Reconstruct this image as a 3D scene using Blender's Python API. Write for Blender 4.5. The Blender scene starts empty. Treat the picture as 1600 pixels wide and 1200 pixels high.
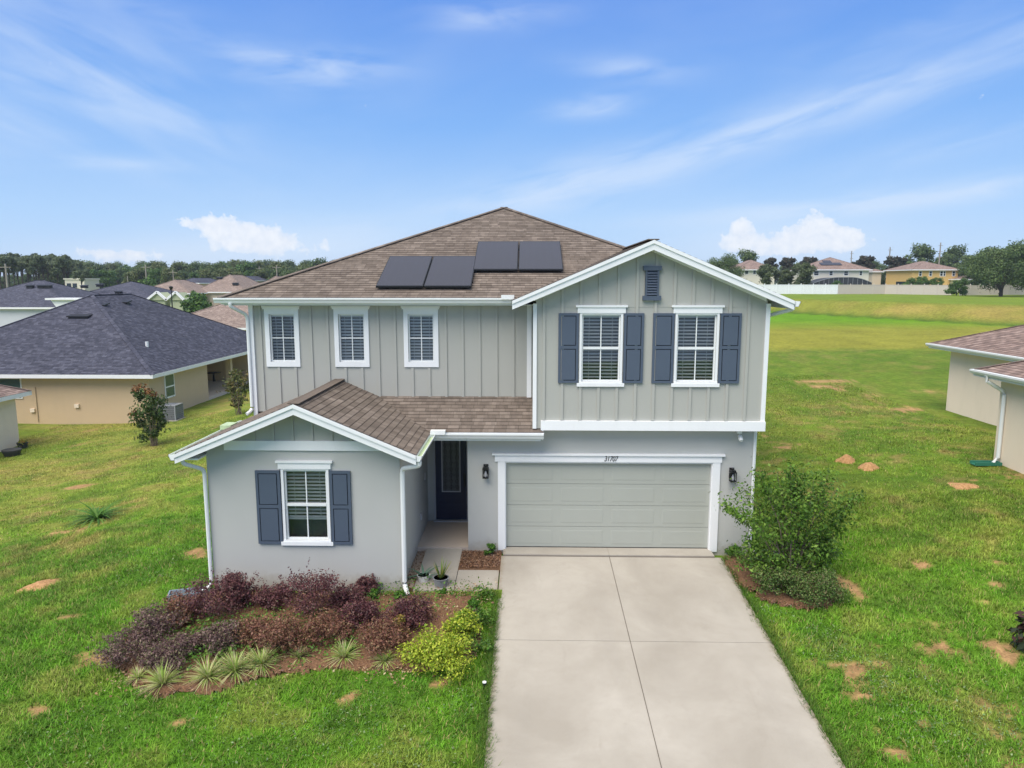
import bpy, math, random
import numpy as np
from math import radians as R, sin, cos, pi
from mathutils import Vector
random.seed(7); rs = np.random.RandomState(11)
S = bpy.context.scene; COL = S.collection

# ------------------------------------------------------------ camera
F = 1100.0; CX = 800.0; CY = 600.0; CH = 6.28
PIT = math.atan(160/F); YAW = math.atan(25/F*cos(PIT))
cam = bpy.data.cameras.new('camera'); camo = bpy.data.objects.new('camera', cam); COL.objects.link(camo)
cam.sensor_width = 36; cam.lens = F/1600*36; cam.clip_end = 9000; cam.clip_start = .1
camo.location = (0, 0, CH); camo.rotation_euler = (pi/2-PIT, 0, YAW); S.camera = camo
S.view_settings.view_transform = 'Standard'; S.view_settings.look = 'None'
S.view_settings.gamma = 1; S.view_settings.exposure = 1.02; S.view_settings.use_curve_mapping = False
S.render.resolution_x = 1024; S.render.resolution_y = 768
S.cycles.use_denoising = True
S.cycles.max_bounces = 6; S.cycles.transparent_max_bounces = 8

def ray(x, y):
    u = (x-CX)/F; v = (y-CY)/F
    fy = cos(PIT)-v*sin(PIT); z = -sin(PIT)-v*cos(PIT)
    return u*cos(YAW)-fy*sin(YAW), u*sin(YAW)+fy*cos(YAW), z
def at(x, y, Y0):
    X, Y, z = ray(x, y); t = Y0/Y; return Vector((X*t, Y0, CH+z*t))
def azel(x, y):
    X, Y, z = ray(x, y); return math.atan2(X, Y), math.atan2(z, math.hypot(X, Y))

# ------------------------------------------------------------ sun
SUN_EL, SUN_AZ = R(56), R(-38)      # azimuth measured from behind the camera
sl = bpy.data.lights.new('sun', 'SUN'); sl.energy = 2.3; sl.angle = R(55); sl.color = (1, .93, .84)
so = bpy.data.objects.new('sun', sl); COL.objects.link(so)
sd = Vector((sin(SUN_AZ)*cos(SUN_EL), -cos(SUN_AZ)*cos(SUN_EL), sin(SUN_EL)))
so.rotation_euler = sd.to_track_quat('Z', 'Y').to_euler(); so.location = (0, -20, 40)

# ------------------------------------------------------------ node helpers
class NT:
    def __init__(s, nt): s.nt = nt; s.n = nt.nodes; s.l = nt.links
    def new(s, t, **k):
        n = s.n.new(t)
        for a, b in k.items():
            if a in ('inp',): continue
            setattr(n, a, b)
        return n
    def put(s, sock, v):
        if hasattr(v, 'is_output') or isinstance(v, bpy.types.NodeSocket): s.l.new(v, sock)
        elif v is not None: sock.default_value = v
    def math(s, op, a, b=None, c=None, clamp=False):
        n = s.n.new('ShaderNodeMath'); n.operation = op; n.use_clamp = clamp
        s.put(n.inputs[0], a)
        if b is not None: s.put(n.inputs[1], b)
        if c is not None: s.put(n.inputs[2], c)
        return n.outputs[0]
    def mix(s, f, a, b, blend='MIX'):
        n = s.n.new('ShaderNodeMix'); n.data_type = 'RGBA'; n.blend_type = blend
        s.put(n.inputs[0], f)
        s.put(n.inputs[6], a if not isinstance(a, tuple) else (*a, 1)[:4])
        s.put(n.inputs[7], b if not isinstance(b, tuple) else (*b, 1)[:4])
        return n.outputs[2]
    def noise(s, vec, scale, detail=3, rough=.55, dist=0, out=0):
        n = s.n.new('ShaderNodeTexNoise'); n.inputs['Scale'].default_value = scale
        n.inputs['Detail'].default_value = detail; n.inputs['Roughness'].default_value = rough
        n.inputs['Distortion'].default_value = dist
        if vec is not None: s.l.new(vec, n.inputs['Vector'])
        return n.outputs[out]
    def ramp(s, f, stops):
        n = s.n.new('ShaderNodeValToRGB'); e = n.color_ramp.elements
        while len(e) < len(stops): e.new(.5)
        for i, (p, c) in enumerate(stops):
            e[i].position = p; e[i].color = (*c, 1) if isinstance(c, tuple) else (c, c, c, 1)
        s.l.new(f, n.inputs[0]); return n.outputs[0]
    def comb(s, x, y, z=0):
        n = s.n.new('ShaderNodeCombineXYZ')
        for i, v in enumerate((x, y, z)): s.put(n.inputs[i], v)
        return n.outputs[0]
    def sep(s, v):
        n = s.n.new('ShaderNodeSeparateXYZ'); s.l.new(v, n.inputs[0]); return n.outputs
    def mapv(s, v, scale=(1, 1, 1), rot=(0, 0, 0)):
        n = s.n.new('ShaderNodeMapping'); s.l.new(v, n.inputs[0])
        n.inputs['Scale'].default_value = scale; n.inputs['Rotation'].default_value = rot
        return n.outputs[0]

# ------------------------------------------------------------ world
w = bpy.data.worlds.new('World'); S.world = w; w.use_nodes = True
W = NT(w.node_tree); W.n.clear()
sky = W.new('ShaderNodeTexSky'); sky.sky_type = 'NISHITA'; sky.sun_disc = False
sky.sun_elevation = SUN_EL; sky.sun_rotation = pi+SUN_AZ*-1 if False else math.atan2(sd.x, sd.y)
sky.air_density = 1.0; sky.dust_density = .6; sky.ozone_density = 2.2
tc = W.new('ShaderNodeTexCoord'); d = tc.outputs['Generated']; dx, dy, dz = W.sep(d)
az = W.math('ARCTAN2', dx, dy); hyp = W.math('SQRT', W.math('ADD', W.math('MULTIPLY', dx, dx), W.math('MULTIPLY', dy, dy)))
el = W.math('ARCTAN2', dz, hyp)
def blob(px, py, rx, ry, ang, k, soft=True):
    a0, e0 = azel(px, py); a = W.math('SUBTRACT', az, a0); e = W.math('SUBTRACT', el, e0)
    c, s_ = cos(ang), sin(ang)
    p = W.math('DIVIDE', W.math('ADD', W.math('MULTIPLY', a, c), W.math('MULTIPLY', e, s_)), rx/F)
    q = W.math('DIVIDE', W.math('SUBTRACT', W.math('MULTIPLY', e, c), W.math('MULTIPLY', a, s_)), ry/F)
    r2 = W.math('ADD', W.math('MULTIPLY', p, p), W.math('MULTIPLY', q, q))
    return W.math('MULTIPLY', W.math('EXPONENT', W.math('MULTIPLY', r2, -1.0)), k)
def addall(l):
    r = l[0]
    for x in l[1:]: r = W.math('ADD', r, x)
    return r
ae = W.comb(az, el, 0)
cn = W.noise(W.mapv(ae, (2.2, 9, 1), (0, 0, R(-14))), 2.6, 7, .6, .7)
cn2 = W.noise(W.mapv(ae, (4, 16, 1), (0, 0, R(8))), 3.0, 6, .62, .5)
def streak(ang, sc, seed=0.0, st=5.5):
    c, s_ = cos(ang), sin(ang)
    p = W.math('ADD', W.math('MULTIPLY', az, c), W.math('MULTIPLY', el, s_)); q = W.math('SUBTRACT', W.math('MULTIPLY', el, c), W.math('MULTIPLY', az, s_))
    return W.noise(W.comb(W.math('MULTIPLY', p, sc), W.math('MULTIPLY', q, sc*st), seed), 1.0, 5, .5, .35)
def grp(blobs, n, lo=.36, hi=.66): return W.math('MULTIPLY', addall(blobs), W.ramp(n, [(lo, 0.0), (hi, 1.0)]), clamp=True)
wA = grp([blob(1230, 190, 430, 30, R(13.5), 1.0), blob(880, 290, 200, 34, R(11), .75), blob(1480, 225, 200, 20, R(12), .35)], streak(R(13.5), 7, 1.3), .30, .62)
wB = W.math('MULTIPLY', .72, grp([blob(60, 110, 210, 75, R(-18), 1.1), blob(210, 150, 120, 26, R(-22), .8), blob(40, 200, 110, 24, R(-10), .6), blob(120, 30, 220, 40, R(-14), .35)], streak(R(-20), 6, 5.1, 4), .34, .66))
wC = grp([blob(490, 105, 110, 22, R(4), 1.0), blob(360, 70, 160, 20, R(-14), .45), blob(770, 26, 90, 15, R(2), .9), blob(930, 165, 60, 15, R(4), 1.0), blob(985, 108, 80, 16, R(-6), .75), blob(190, 255, 80, 10, 0, .6), blob(1400, 55, 140, 18, R(10), .3)], streak(R(3), 9, 8.7, 4), .34, .62)
wD = grp([blob(1470, 302, 230, 16, R(6), 1.0), blob(1180, 330, 240, 14, R(3), .5), blob(560, 350, 140, 12, 0, .5)], streak(R(5), 7, 3.3, 6), .30, .62)
wmask = W.math('ADD', W.math('ADD', wA, wB), W.math('ADD', wC, wD), clamp=True)
veil = W.math('MULTIPLY', W.ramp(streak(R(10), 2.4, 2.2, 3), [(.42, 0.0), (.8, 1.0)]), .16)
cums = addall([blob(395, 372, 62, 24, 0, 1.0), blob(360, 360, 36, 18, 0, .6), blob(316, 350, 32, 9, 0, .8), blob(190, 399, 46, 11, 0, .85), blob(135, 392, 20, 8, 0, .5), blob(1272, 352, 36, 27, 0, 1.05), blob(1305, 370, 40, 16, 0, .6),
               blob(1158, 358, 20, 18, 0, 1.0), blob(1210, 385, 110, 17, 0, .8), blob(470, 385, 100, 16, 0, .4)])
un = W.noise(ae, 30, 9, .66, .25); un2 = W.noise(ae, 75, 6, .6, .1)
cmask = W.ramp(W.math('ADD', cums, W.math('MULTIPLY', W.math('SUBTRACT', W.math('ADD', W.math('MULTIPLY', un, .72), W.math('MULTIPLY', un2, .28)), .5), 3.0)), [(.48, 0.0), (.58, .6), (.95, .97)])
low = W.ramp(el, [(0.0, 1.0), (.20, .42), (.42, .0)])
hz = W.math('MULTIPLY', low, .55)
cloudc = W.mix(un2, (4.9, 5.6, 6.8), (7.8, 7.9, 8.0))
tint = W.mix(1.0, sky.outputs[0], (.70, .92, 1.20), 'MULTIPLY')
skyr = W.new('ShaderNodeValToRGB'); W.l.new(W.math('DIVIDE', el, 1.5708, clamp=True), skyr.inputs[0])
STOPS = [(0, (4.3, 5.6, 7.4)), (.055, (3.3, 4.95, 7.3)), (.13, (1.75, 3.55, 6.9)), (.24, (.92, 2.3, 6.2)), (.36, (2.4, 3.4, 5.6)), (.50, (6.2, 6.5, 6.8)), (1, (7.6, 7.7, 7.8))]
while len(skyr.color_ramp.elements) < len(STOPS): skyr.color_ramp.elements.new(.5)
for i_, (p_, c_) in enumerate(STOPS): skyr.color_ramp.elements[i_].position = p_; skyr.color_ramp.elements[i_].color = (*[q/8 for q in c_], 1)
skyc = W.mix(1.0, skyr.outputs[0], (8, 8, 8), 'MULTIPLY')
c1 = W.mix(.92, tint, skyc)
c2 = W.mix(W.math('ADD', W.math('MULTIPLY', wmask, .52), veil, clamp=True), c1, (5.4, 6.2, 7.4))
ch = addall([blob(400, 395, 150, 36, 0, .55), blob(190, 405, 110, 22, 0, .5), blob(1220, 385, 150, 40, 0, .6), blob(560, 380, 120, 30, 0, .3)])
c3 = W.mix(cmask, W.mix(ch, c2, (5.4, 6.3, 7.5)), cloudc)
bg = W.new('ShaderNodeBackground'); W.l.new(c3, bg.inputs[0]); bg.inputs[1].default_value = .068
wo = W.new('ShaderNodeOutputWorld'); W.l.new(bg.outputs[0], wo.inputs[0])

# ------------------------------------------------------------ materials
def mat(name, fn):
    m = bpy.data.materials.new(name); m.use_nodes = True; t = NT(m.node_tree)
    b = t.n['Principled BSDF']; fn(t, b); return m
def pos(t): return t.new('ShaderNodeNewGeometry').outputs['Position']
def bump(t, b, h, strength=.3, dist=.01):
    n = t.new('ShaderNodeBump'); n.inputs['Strength'].default_value = strength; n.inputs['Distance'].default_value = dist
    t.l.new(h, n.inputs['Height']); t.l.new(n.outputs[0], b.inputs['Normal'])
def plain(name, c, rough=.6, var=.06, scale=3, bs=0, bsc=60, spec=.4, dirt=0, dc=(.25, .2, .14)):
    def f(t, b):
        p = pos(t); n = t.noise(p, scale, 5, .6)
        c0 = tuple(x*(1-var) for x in c); c1 = tuple(min(1, x*(1+var)) for x in c)
        col = t.mix(n, c0, c1)
        if dirt:
            n2 = t.noise(t.mapv(p, (1, 1, .25)), 2.2, 6, .65)
            col = t.mix(t.math('MULTIPLY', t.ramp(n2, [(.5, 0.0), (.8, 1.0)]), dirt), col, dc)
        t.l.new(col, b.inputs['Base Color']); b.inputs['Roughness'].default_value = rough
        b.inputs['Specular IOR Level'].default_value = spec
        if name == 'grey_stucco':
            zz = t.sep(p)[2]; sp_ = t.math('ADD', zz, t.math('MULTIPLY', t.math('SUBTRACT', t.noise(p, 5, 6, .7), .5), .7)); col = t.mix(t.math('MULTIPLY', t.ramp(sp_, [(.0, 1.0), (.22, 0.0)]), .35), col, (.24, .19, .13)); t.l.new(col, b.inputs['Base Color'])
        if bs: bump(t, b, t.noise(p, bsc, 4, .6), bs, .006)
    return mat(name, f)
M = {}
M['white'] = plain('white_trim', (.80, .81, .82), .45, .03, 4, .08, 90, dirt=.10)
M['gutter'] = plain('gutter_white', (.78, .80, .80), .35, .03, 4, dirt=.08)
M['algae'] = plain('algae_gutter', (.45, .56, .34), .5, .3, 9)
M['stucco'] = plain('grey_stucco', (.465, .468, .445), .85, .045, 1.3, .55, 75, .2, dirt=.10, dc=(.33, .33, .29))
M['siding'] = plain('grey_siding', (.405, .405, .37), .6, .035, 1.6, .1, 30, .3, dirt=.07, dc=(.28, .28, .24))
M['shutter'] = plain('slate_shutter', (.075, .098, .14), .5, .06, 3, .1, 50)
M['groove'] = plain('shutter_groove', (.012, .015, .022), .6)
M['black'] = plain('black_metal', (.012, .012, .013), .4)
M['navy'] = plain('navy_door', (.012, .019, .055), .35, .1)
M['silver'] = plain('silver_frame', (.42, .42, .44), .35)
M['garage'] = plain('garage_door_paint', (.385, .40, .355), .5, .02, 2, dirt=.05)
M['blind'] = plain('blind_slat', (.64, .64, .62), .6)
M['obscure'] = plain('obscured_door_glass', (.11, .115, .12), .25, .3, 40)
M['room'] = plain('room_wall', (.12, .12, .115), .8)
M['tan'] = plain('tan_stucco', (.58, .44, .285), .85, .05, 1.2, .4, 60, .2, dirt=.12, dc=(.36, .29, .2))
M['cream'] = plain('cream_stucco', (.80, .68, .54), .85, .04, 1.2, .3, 60, .2, dirt=.14, dc=(.42, .36, .27))
M['beige'] = plain('beige_wall', (.58, .49, .38), .85, .05, 1)
M['offwhite'] = plain('offwhite_wall', (.70, .66, .56), .85, .05, 1)
M['yellow'] = plain('yellow_wall', (.66, .44, .17), .85, .05, 1)
M['lightgrey'] = plain('pale_grey_wall', (.56, .58, .62), .85, .05, 1)
M['greenwall'] = plain('pale_green_wall', (.42, .46, .30), .85, .05, 1)
M['bark'] = plain('bark', (.17, .13, .10), .9, .3, 12, .6, 30)
M['darkbark'] = plain('dark_bark', (.06, .05, .04), .9, .3, 12)
M['pot'] = plain('grey_pot', (.22, .23, .25), .5, .1)
M['whitepot'] = plain('white_pot', (.7, .7, .68), .5, .05)
M['greenplastic'] = plain('green_plastic', (.03, .16, .11), .4, .1)
M['greyplastic'] = plain('grey_plastic', (.20, .25, .30), .5, .3, 8)
M['acmetal'] = plain('ac_metal', (.28, .29, .31), .4, .08)
M['darkgrille'] = plain('dark_grille', (.05, .05, .055), .5)
M['vent'] = plain('roof_vent', (.014, .014, .017), .5)
M['ventbrown'] = plain('roof_vent_brown', (.04, .032, .03), .5)
M['pole'] = plain('weathered_pole', (.30, .27, .23), .8, .2)
M['vinylw'] = plain('white_vinyl', (.78, .80, .83), .5, .03)
M['vinylb'] = plain('beige_vinyl', (.56, .50, .45), .5, .06, .3)
M['mesh'] = plain('pool_cage_screen', (.035, .04, .05), .6)
M['rock'] = plain('river_rock', (.30, .23, .17), .7, .5, 18)
M['porch'] = plain('porch_slab', (.55, .46, .38), .7, .06, 3, .15, 60)
M['stonebase'] = plain('fan_metal', (.1, .1, .1), .4)
def f_soil(t, b):
    p = pos(t); n = t.noise(p, 14, 6, .7)
    t.l.new(t.ramp(n, [(.3, (.26, .13, .05)), (.55, (.45, .25, .11)), (.75, (.58, .36, .18))]), b.inputs['Base Color'])
    b.inputs['Roughness'].default_value = .95; bump(t, b, t.noise(p, 45, 5, .7), .8, .02)
M['soil'] = mat('sandy_soil', f_soil)
def f_mulch(t, b):
    p = pos(t); n = t.noise(p, 32, 6, .75)
    t.l.new(t.ramp(n, [(.3, (.06, .03, .016)), (.5, (.17, .085, .042)), (.68, (.29, .16, .085)), (.8, (.38, .26, .16))]), b.inputs['Base Color'])
    b.inputs['Roughness'].default_value = .95; bump(t, b, t.noise(p, 60, 5, .7), .9, .02)
M['mulch'] = mat('mulch', f_mulch)
def f_conc(t, b):
    p = pos(t); n = t.noise(p, .55, 6, .62, .4); n2 = t.noise(p, 5, 6, .7); n3 = t.noise(p, 60, 3, .6)
    c = t.mix(t.ramp(n, [(.32, 0.0), (.68, 1.0)]), (.295, .265, .222), (.405, .372, .322))
    c = t.mix(t.math('MULTIPLY', t.ramp(n2, [(.5, 0.0), (.75, 1.0)]), .35), c, (.30, .265, .22))
    c = t.mix(t.math('MULTIPLY', n3, .25), c, (.50, .465, .41))
    sp = t.noise(t.mapv(p, (1, .35, 1)), 2.7, 7, .7, .8)
    c = t.mix(t.math('MULTIPLY', t.ramp(sp, [(.60, 0.0), (.72, 1.0)]), .30), c, (.27, .24, .20))
    br = t.noise(t.mapv(p, (.4, 30, 1)), 3, 3, .6)
    X, Y, Z = t.sep(p); dl = t.math('ABSOLUTE', t.math('SUBTRACT', t.math('ABSOLUTE', t.math('SUBTRACT', X, 1.95)), 2.55))
    en = t.math('ADD', dl, t.math('MULTIPLY', t.math('SUBTRACT', t.noise(p, 4, 6, .7), .5), .35))
    c = t.mix(t.math('MULTIPLY', t.ramp(en, [(.0, 1.0), (.11, 0.0)]), .55), c, (.22, .17, .11))
    tr_ = t.math('ABSOLUTE', t.math('SUBTRACT', t.math('ABSOLUTE', t.math('SUBTRACT', t.math('ABSOLUTE', t.math('SUBTRACT', X, 1.95)), 1.25)), .75))
    tm_ = t.math('MULTIPLY', t.ramp(tr_, [(.0, 1.0), (.28, 0.0)]), t.ramp(t.noise(t.mapv(p, (1, .18, 1)), 2, 5, .6), [(.4, 0.0), (.7, 1.0)]))
    c = t.mix(t.math('MULTIPLY', tm_, .22), c, (.25, .23, .20))
    dj = t.math('ABSOLUTE', t.math('SUBTRACT', X, 1.905)); c = t.mix(t.math('MULTIPLY', t.ramp(t.math('ADD', dj, t.math('MULTIPLY', n2, .03)), [(.012, 1.0), (.04, 0.0)]), .35), c, (.2, .17, .13))
    c = t.mix(t.math('MULTIPLY', t.ramp(t.noise(p, 1.7, 3, .5, 1.5), [(.70, 0.0), (.76, 1.0)]), .22), c, (.2, .18, .16))
    t.l.new(c, b.inputs['Base Color']); b.inputs['Roughness'].default_value = .85
    b.inputs['Specular IOR Level'].default_value = .25
    bump(t, b, t.math('ADD', n3, br), .22, .004)
M['conc'] = mat('concrete', f_conc)
M['joint'] = plain('joint_dark', (.14, .12, .10), .9)
def f_attr(trans, rough=.55, fine=0):
    def f(t, b):
        a = t.new('ShaderNodeAttribute'); a.attribute_name = 'Col'; c = a.outputs['Color']
        t.l.new(c, b.inputs['Base Color']); b.inputs['Roughness'].default_value = rough
        b.inputs['Specular IOR Level'].default_value = .25
        if trans:
            tr = t.new('ShaderNodeBsdfTranslucent'); t.l.new(c, tr.inputs[0])
            mx = t.new('ShaderNodeMixShader'); mx.inputs[0].default_value = trans
            t.l.new(b.outputs[0], mx.inputs[1]); t.l.new(tr.outputs[0], mx.inputs[2])
            t.l.new(mx.outputs[0], t.n['Material Output'].inputs[0])
    return f
M['leaf'] = mat('leaf', f_attr(.28)); M['chips'] = mat('chips', f_attr(0, .9)); M['grass'] = mat('grass_blades', f_attr(.32, .6))
def f_ground(t, b):
    a = t.new('ShaderNodeAttribute'); a.attribute_name = 'Col'; c = a.outputs['Color']
    p = pos(t); n = t.noise(p, 3.2, 8, .72); n2 = t.noise(p, .35, 6, .7); n3 = t.noise(p, 22, 5, .75)
    c = t.mix(1.0, c, t.ramp(n, [(.28, .62), (.72, 1.32)]), 'MULTIPLY')
    c = t.mix(1.0, c, t.ramp(n2, [(.3, .84), (.7, 1.14)]), 'MULTIPLY')
    c = t.mix(1.0, c, t.ramp(n3, [(.3, .70), (.7, 1.28)]), 'MULTIPLY')
    t.l.new(c, b.inputs['Base Color']); b.inputs['Roughness'].default_value = .95
    b.inputs['Specular IOR Level'].default_value = .1
    bump(t, b, n3, .8, .05)
M['ground'] = mat('lawn_ground', f_ground)
def shingle(name, cols, course=.143, tab=.27, big=.12):
    def f(t, b):
        uv = t.new('ShaderNodeUVMap').outputs[0]; u, v, _ = t.sep(uv)
        row = t.math('FLOOR', t.math('DIVIDE', v, course))
        wn = t.new('ShaderNodeTexWhiteNoise'); wn.noise_dimensions = '1D'; t.l.new(row, wn.inputs['W'])
        uu = t.math('ADD', t.math('DIVIDE', u, tab), t.math('MULTIPLY', wn.outputs[0], 9.3))
        cell = t.math('FLOOR', uu); fr = t.math('FRACT', uu)
        w2 = t.new('ShaderNodeTexWhiteNoise'); w2.noise_dimensions = '2D'; t.l.new(t.comb(cell, row), w2.inputs['Vector'])
        c = t.ramp(w2.outputs[0], [(0, cols[0]), (.35, cols[1]), (.7, cols[2]), (1, cols[3])])
        p = pos(t); n = t.noise(p, 90, 3, .7); n2 = t.noise(p, .6, 5, .6)
        c = t.mix(1.0, c, t.ramp(n, [(.25, .72), (.75, 1.28)]), 'MULTIPLY')
        c = t.mix(1.0, c, t.ramp(n2, [(.3, 1-big), (.7, 1+big)]), 'MULTIPLY')
        w3 = t.new('ShaderNodeTexWhiteNoise'); w3.noise_dimensions = '2D'; t.l.new(t.comb(t.math('FLOOR', t.math('MULTIPLY', uu, 2.7)), row), w3.inputs['Vector'])
        c = t.mix(1.0, c, t.ramp(w3.outputs[0], [(0, .85), (1, 1.14)]), 'MULTIPLY')
        w4 = t.new('ShaderNodeTexWhiteNoise'); w4.noise_dimensions = '1D'; t.l.new(t.math('ADD', row, 31.7), w4.inputs['W'])
        c = t.mix(1.0, c, t.ramp(w4.outputs[0], [(0, .97), (1, 1.03)]), 'MULTIPLY')
        edge = t.math('LESS_THAN', fr, .045)
        c = t.mix(t.math('MULTIPLY', edge, .42), c, tuple(x*.25 for x in cols[0]))
        # shadow line under each course, painted dark along its lower lip
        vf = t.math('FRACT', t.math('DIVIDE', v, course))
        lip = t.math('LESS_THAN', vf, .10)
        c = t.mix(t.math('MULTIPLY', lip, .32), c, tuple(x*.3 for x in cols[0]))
        t.l.new(c, b.inputs['Base Color']); b.inputs['Roughness'].default_value = .9
        b.inputs['Specular IOR Level'].default_value = .2
        h = t.math('ADD', t.math('MULTIPLY', w2.outputs[0], .8), t.math('MULTIPLY', n, .4))
        bump(t, b, h, .5, .01)
    return mat(name, f)
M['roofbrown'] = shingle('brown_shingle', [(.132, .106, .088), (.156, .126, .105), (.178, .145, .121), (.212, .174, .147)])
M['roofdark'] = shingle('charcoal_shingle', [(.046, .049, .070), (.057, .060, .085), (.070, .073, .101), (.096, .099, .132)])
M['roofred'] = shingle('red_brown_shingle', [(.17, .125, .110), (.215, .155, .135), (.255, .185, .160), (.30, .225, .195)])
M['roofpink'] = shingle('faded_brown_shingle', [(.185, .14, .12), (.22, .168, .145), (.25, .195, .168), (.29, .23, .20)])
def f_glass(t, b):
    g = t.new('ShaderNodeBsdfGlossy'); g.inputs['Roughness'].default_value = .02; g.inputs[0].default_value = (.9, .95, 1, 1)
    tr = t.new('ShaderNodeBsdfTransparent'); tr.inputs[0].default_value = (.90, .93, .94, 1)
    fr = t.new('ShaderNodeFresnel'); fr.inputs[0].default_value = 1.6
    mx = t.new('ShaderNodeMixShader'); t.l.new(t.math('ADD', t.math('MULTIPLY', fr.outputs[0], .8), .02, clamp=True), mx.inputs[0])
    t.l.new(tr.outputs[0], mx.inputs[1]); t.l.new(g.outputs[0], mx.inputs[2])
    t.l.new(mx.outputs[0], t.n['Material Output'].inputs[0])
M['glass'] = mat('window_glass', f_glass)
def f_dglass(t, b):
    b.inputs['Base Color'].default_value = (.02, .03, .04, 1); b.inputs['Roughness'].default_value = .08
M['darkglass'] = mat('dark_glass', f_dglass)
def f_gglass(t, b):
    b.inputs['Base Color'].default_value = (.05, .10, .09, 1); b.inputs['Roughness'].default_value = .1
M['greenglass'] = mat('green_tinted_glass', f_gglass)
def f_solar(t, b):
    uv = t.new('ShaderNodeUVMap').outputs[0]; u, v, _ = t.sep(uv)
    a = t.math('LESS_THAN', t.math('FRACT', t.math('MULTIPLY', u, 6)), .03)
    c = t.math('LESS_THAN', t.math('FRACT', t.math('MULTIPLY', v, 10)), .03)
    col = t.mix(t.math('MAXIMUM', a, c), (.024, .023, .036), (.042, .042, .058))
    t.l.new(col, b.inputs['Base Color']); b.inputs['Roughness'].default_value = .22
    b.inputs['Specular IOR Level'].default_value = .5
M['solar'] = mat('solar_cell', f_solar)

# ------------------------------------------------------------ objects
ORG = {}
def org(o): return ORG.get(o.name, Vector((0, 0, 0))) if o else Vector((0, 0, 0))
def tag(o, label=None, cat=None, group=None, kind=None):
    if label: o['label'] = label
    if cat: o['category'] = cat
    if group: o['group'] = group
    if kind: o['kind'] = kind
    return o
def thing(name, loc, label, cat, group=None):
    o = bpy.data.objects.new(name, None); COL.objects.link(o); o.location = loc; o.empty_display_size = .3
    ORG[o.name] = Vector(loc); return tag(o, label, cat, group)
class MB:
    def __init__(s): s.v = []; s.f = []; s.uv = []; s.mi = []
    def poly(s, pts, uv=None, mi=0):
        k = len(s.v); s.v += [tuple(p) for p in pts]; s.f.append(tuple(range(k, k+len(pts))))
        s.uv += uv if uv else [(p[0], p[2]) for p in pts]; s.mi.append(mi)
    def box(s, x0, x1, y0, y1, z0, z1, mi=0):
        x0, x1 = min(x0, x1), max(x0, x1); y0, y1 = min(y0, y1), max(y0, y1); z0, z1 = min(z0, z1), max(z0, z1)
        P = [(x0, y0, z0), (x1, y0, z0), (x1, y1, z0), (x0, y1, z0), (x0, y0, z1), (x1, y0, z1), (x1, y1, z1), (x0, y1, z1)]
        for q in ((0, 3, 2, 1), (4, 5, 6, 7), (0, 1, 5, 4), (1, 2, 6, 5), (2, 3, 7, 6), (3, 0, 4, 7)): s.poly([P[i] for i in q], mi=mi)
        return s
    def prism(s, poly, off, mi=0):       # poly: 3-D outline, off: extrusion vector
        a = [Vector(p) for p in poly]; o = Vector(off); b = [p+o for p in a]
        s.poly(a, mi=mi); s.poly(b[::-1], mi=mi)
        for i in range(len(a)):
            j = (i+1) % len(a); s.poly([a[j], a[i], b[i], b[j]], mi=mi)
        return s
    def bar(s, p, q, wd, ht, up=(0, 0, 1), mi=0):
        p = Vector(p); q = Vector(q); dd = (q-p).normalized(); up = Vector(up)
        sd_ = dd.cross(up).normalized(); u = sd_.cross(dd).normalized()
        c = [(-wd/2, -ht/2), (wd/2, -ht/2), (wd/2, ht/2), (-wd/2, ht/2)]
        return s.prism([p+sd_*a+u*b for a, b in c], q-p, mi)
    def tube(s, pts, rad, n=8, mi=0, cap=True):
        pts = [Vector(p) for p in pts]; rad = rad if isinstance(rad, (list, tuple)) else [rad]*len(pts)
        rings = []; ref = Vector((0, 0, 1))
        for i, p in enumerate(pts):
            dd = (pts[min(i+1, len(pts)-1)]-pts[max(i-1, 0)]).normalized()
            r_ = ref if abs(dd.dot(ref)) < .95 else Vector((0, 1, 0))
            a = dd.cross(r_).normalized(); b = dd.cross(a)
            rings.append([p+(a*cos(2*pi*k/n)+b*sin(2*pi*k/n))*rad[i] for k in range(n)])
        for i in range(len(rings)-1):
            for k in range(n):
                j = (k+1) % n; s.poly([rings[i][k], rings[i+1][k], rings[i+1][j], rings[i][j]], mi=mi)
        if cap: s.poly(rings[0], mi=mi); s.poly(rings[-1][::-1], mi=mi)
        return s
    def build(s, name, m, parent=None, smooth=False, loc=None):
        o0 = Vector(loc) if loc is not None else org(parent)
        me = bpy.data.meshes.new(name)
        me.from_pydata([(x-o0.x, y-o0.y, z-o0.z) for x, y, z in s.v], [], s.f)
        ul = me.uv_layers.new(name='UVMap'); ul.data.foreach_set('uv', [c for p in s.uv for c in p])
        for mm in (m if isinstance(m, list) else [m]): me.materials.append(mm)
        me.polygons.foreach_set('material_index', s.mi)
        if smooth: me.polygons.foreach_set('use_smooth', [True]*len(me.polygons))
        me.update(); o = bpy.data.objects.new(name, me); COL.objects.link(o)
        if parent: o.parent = parent
        elif loc is not None: o.location = loc
        ORG[o.name] = o0
        return o
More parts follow.
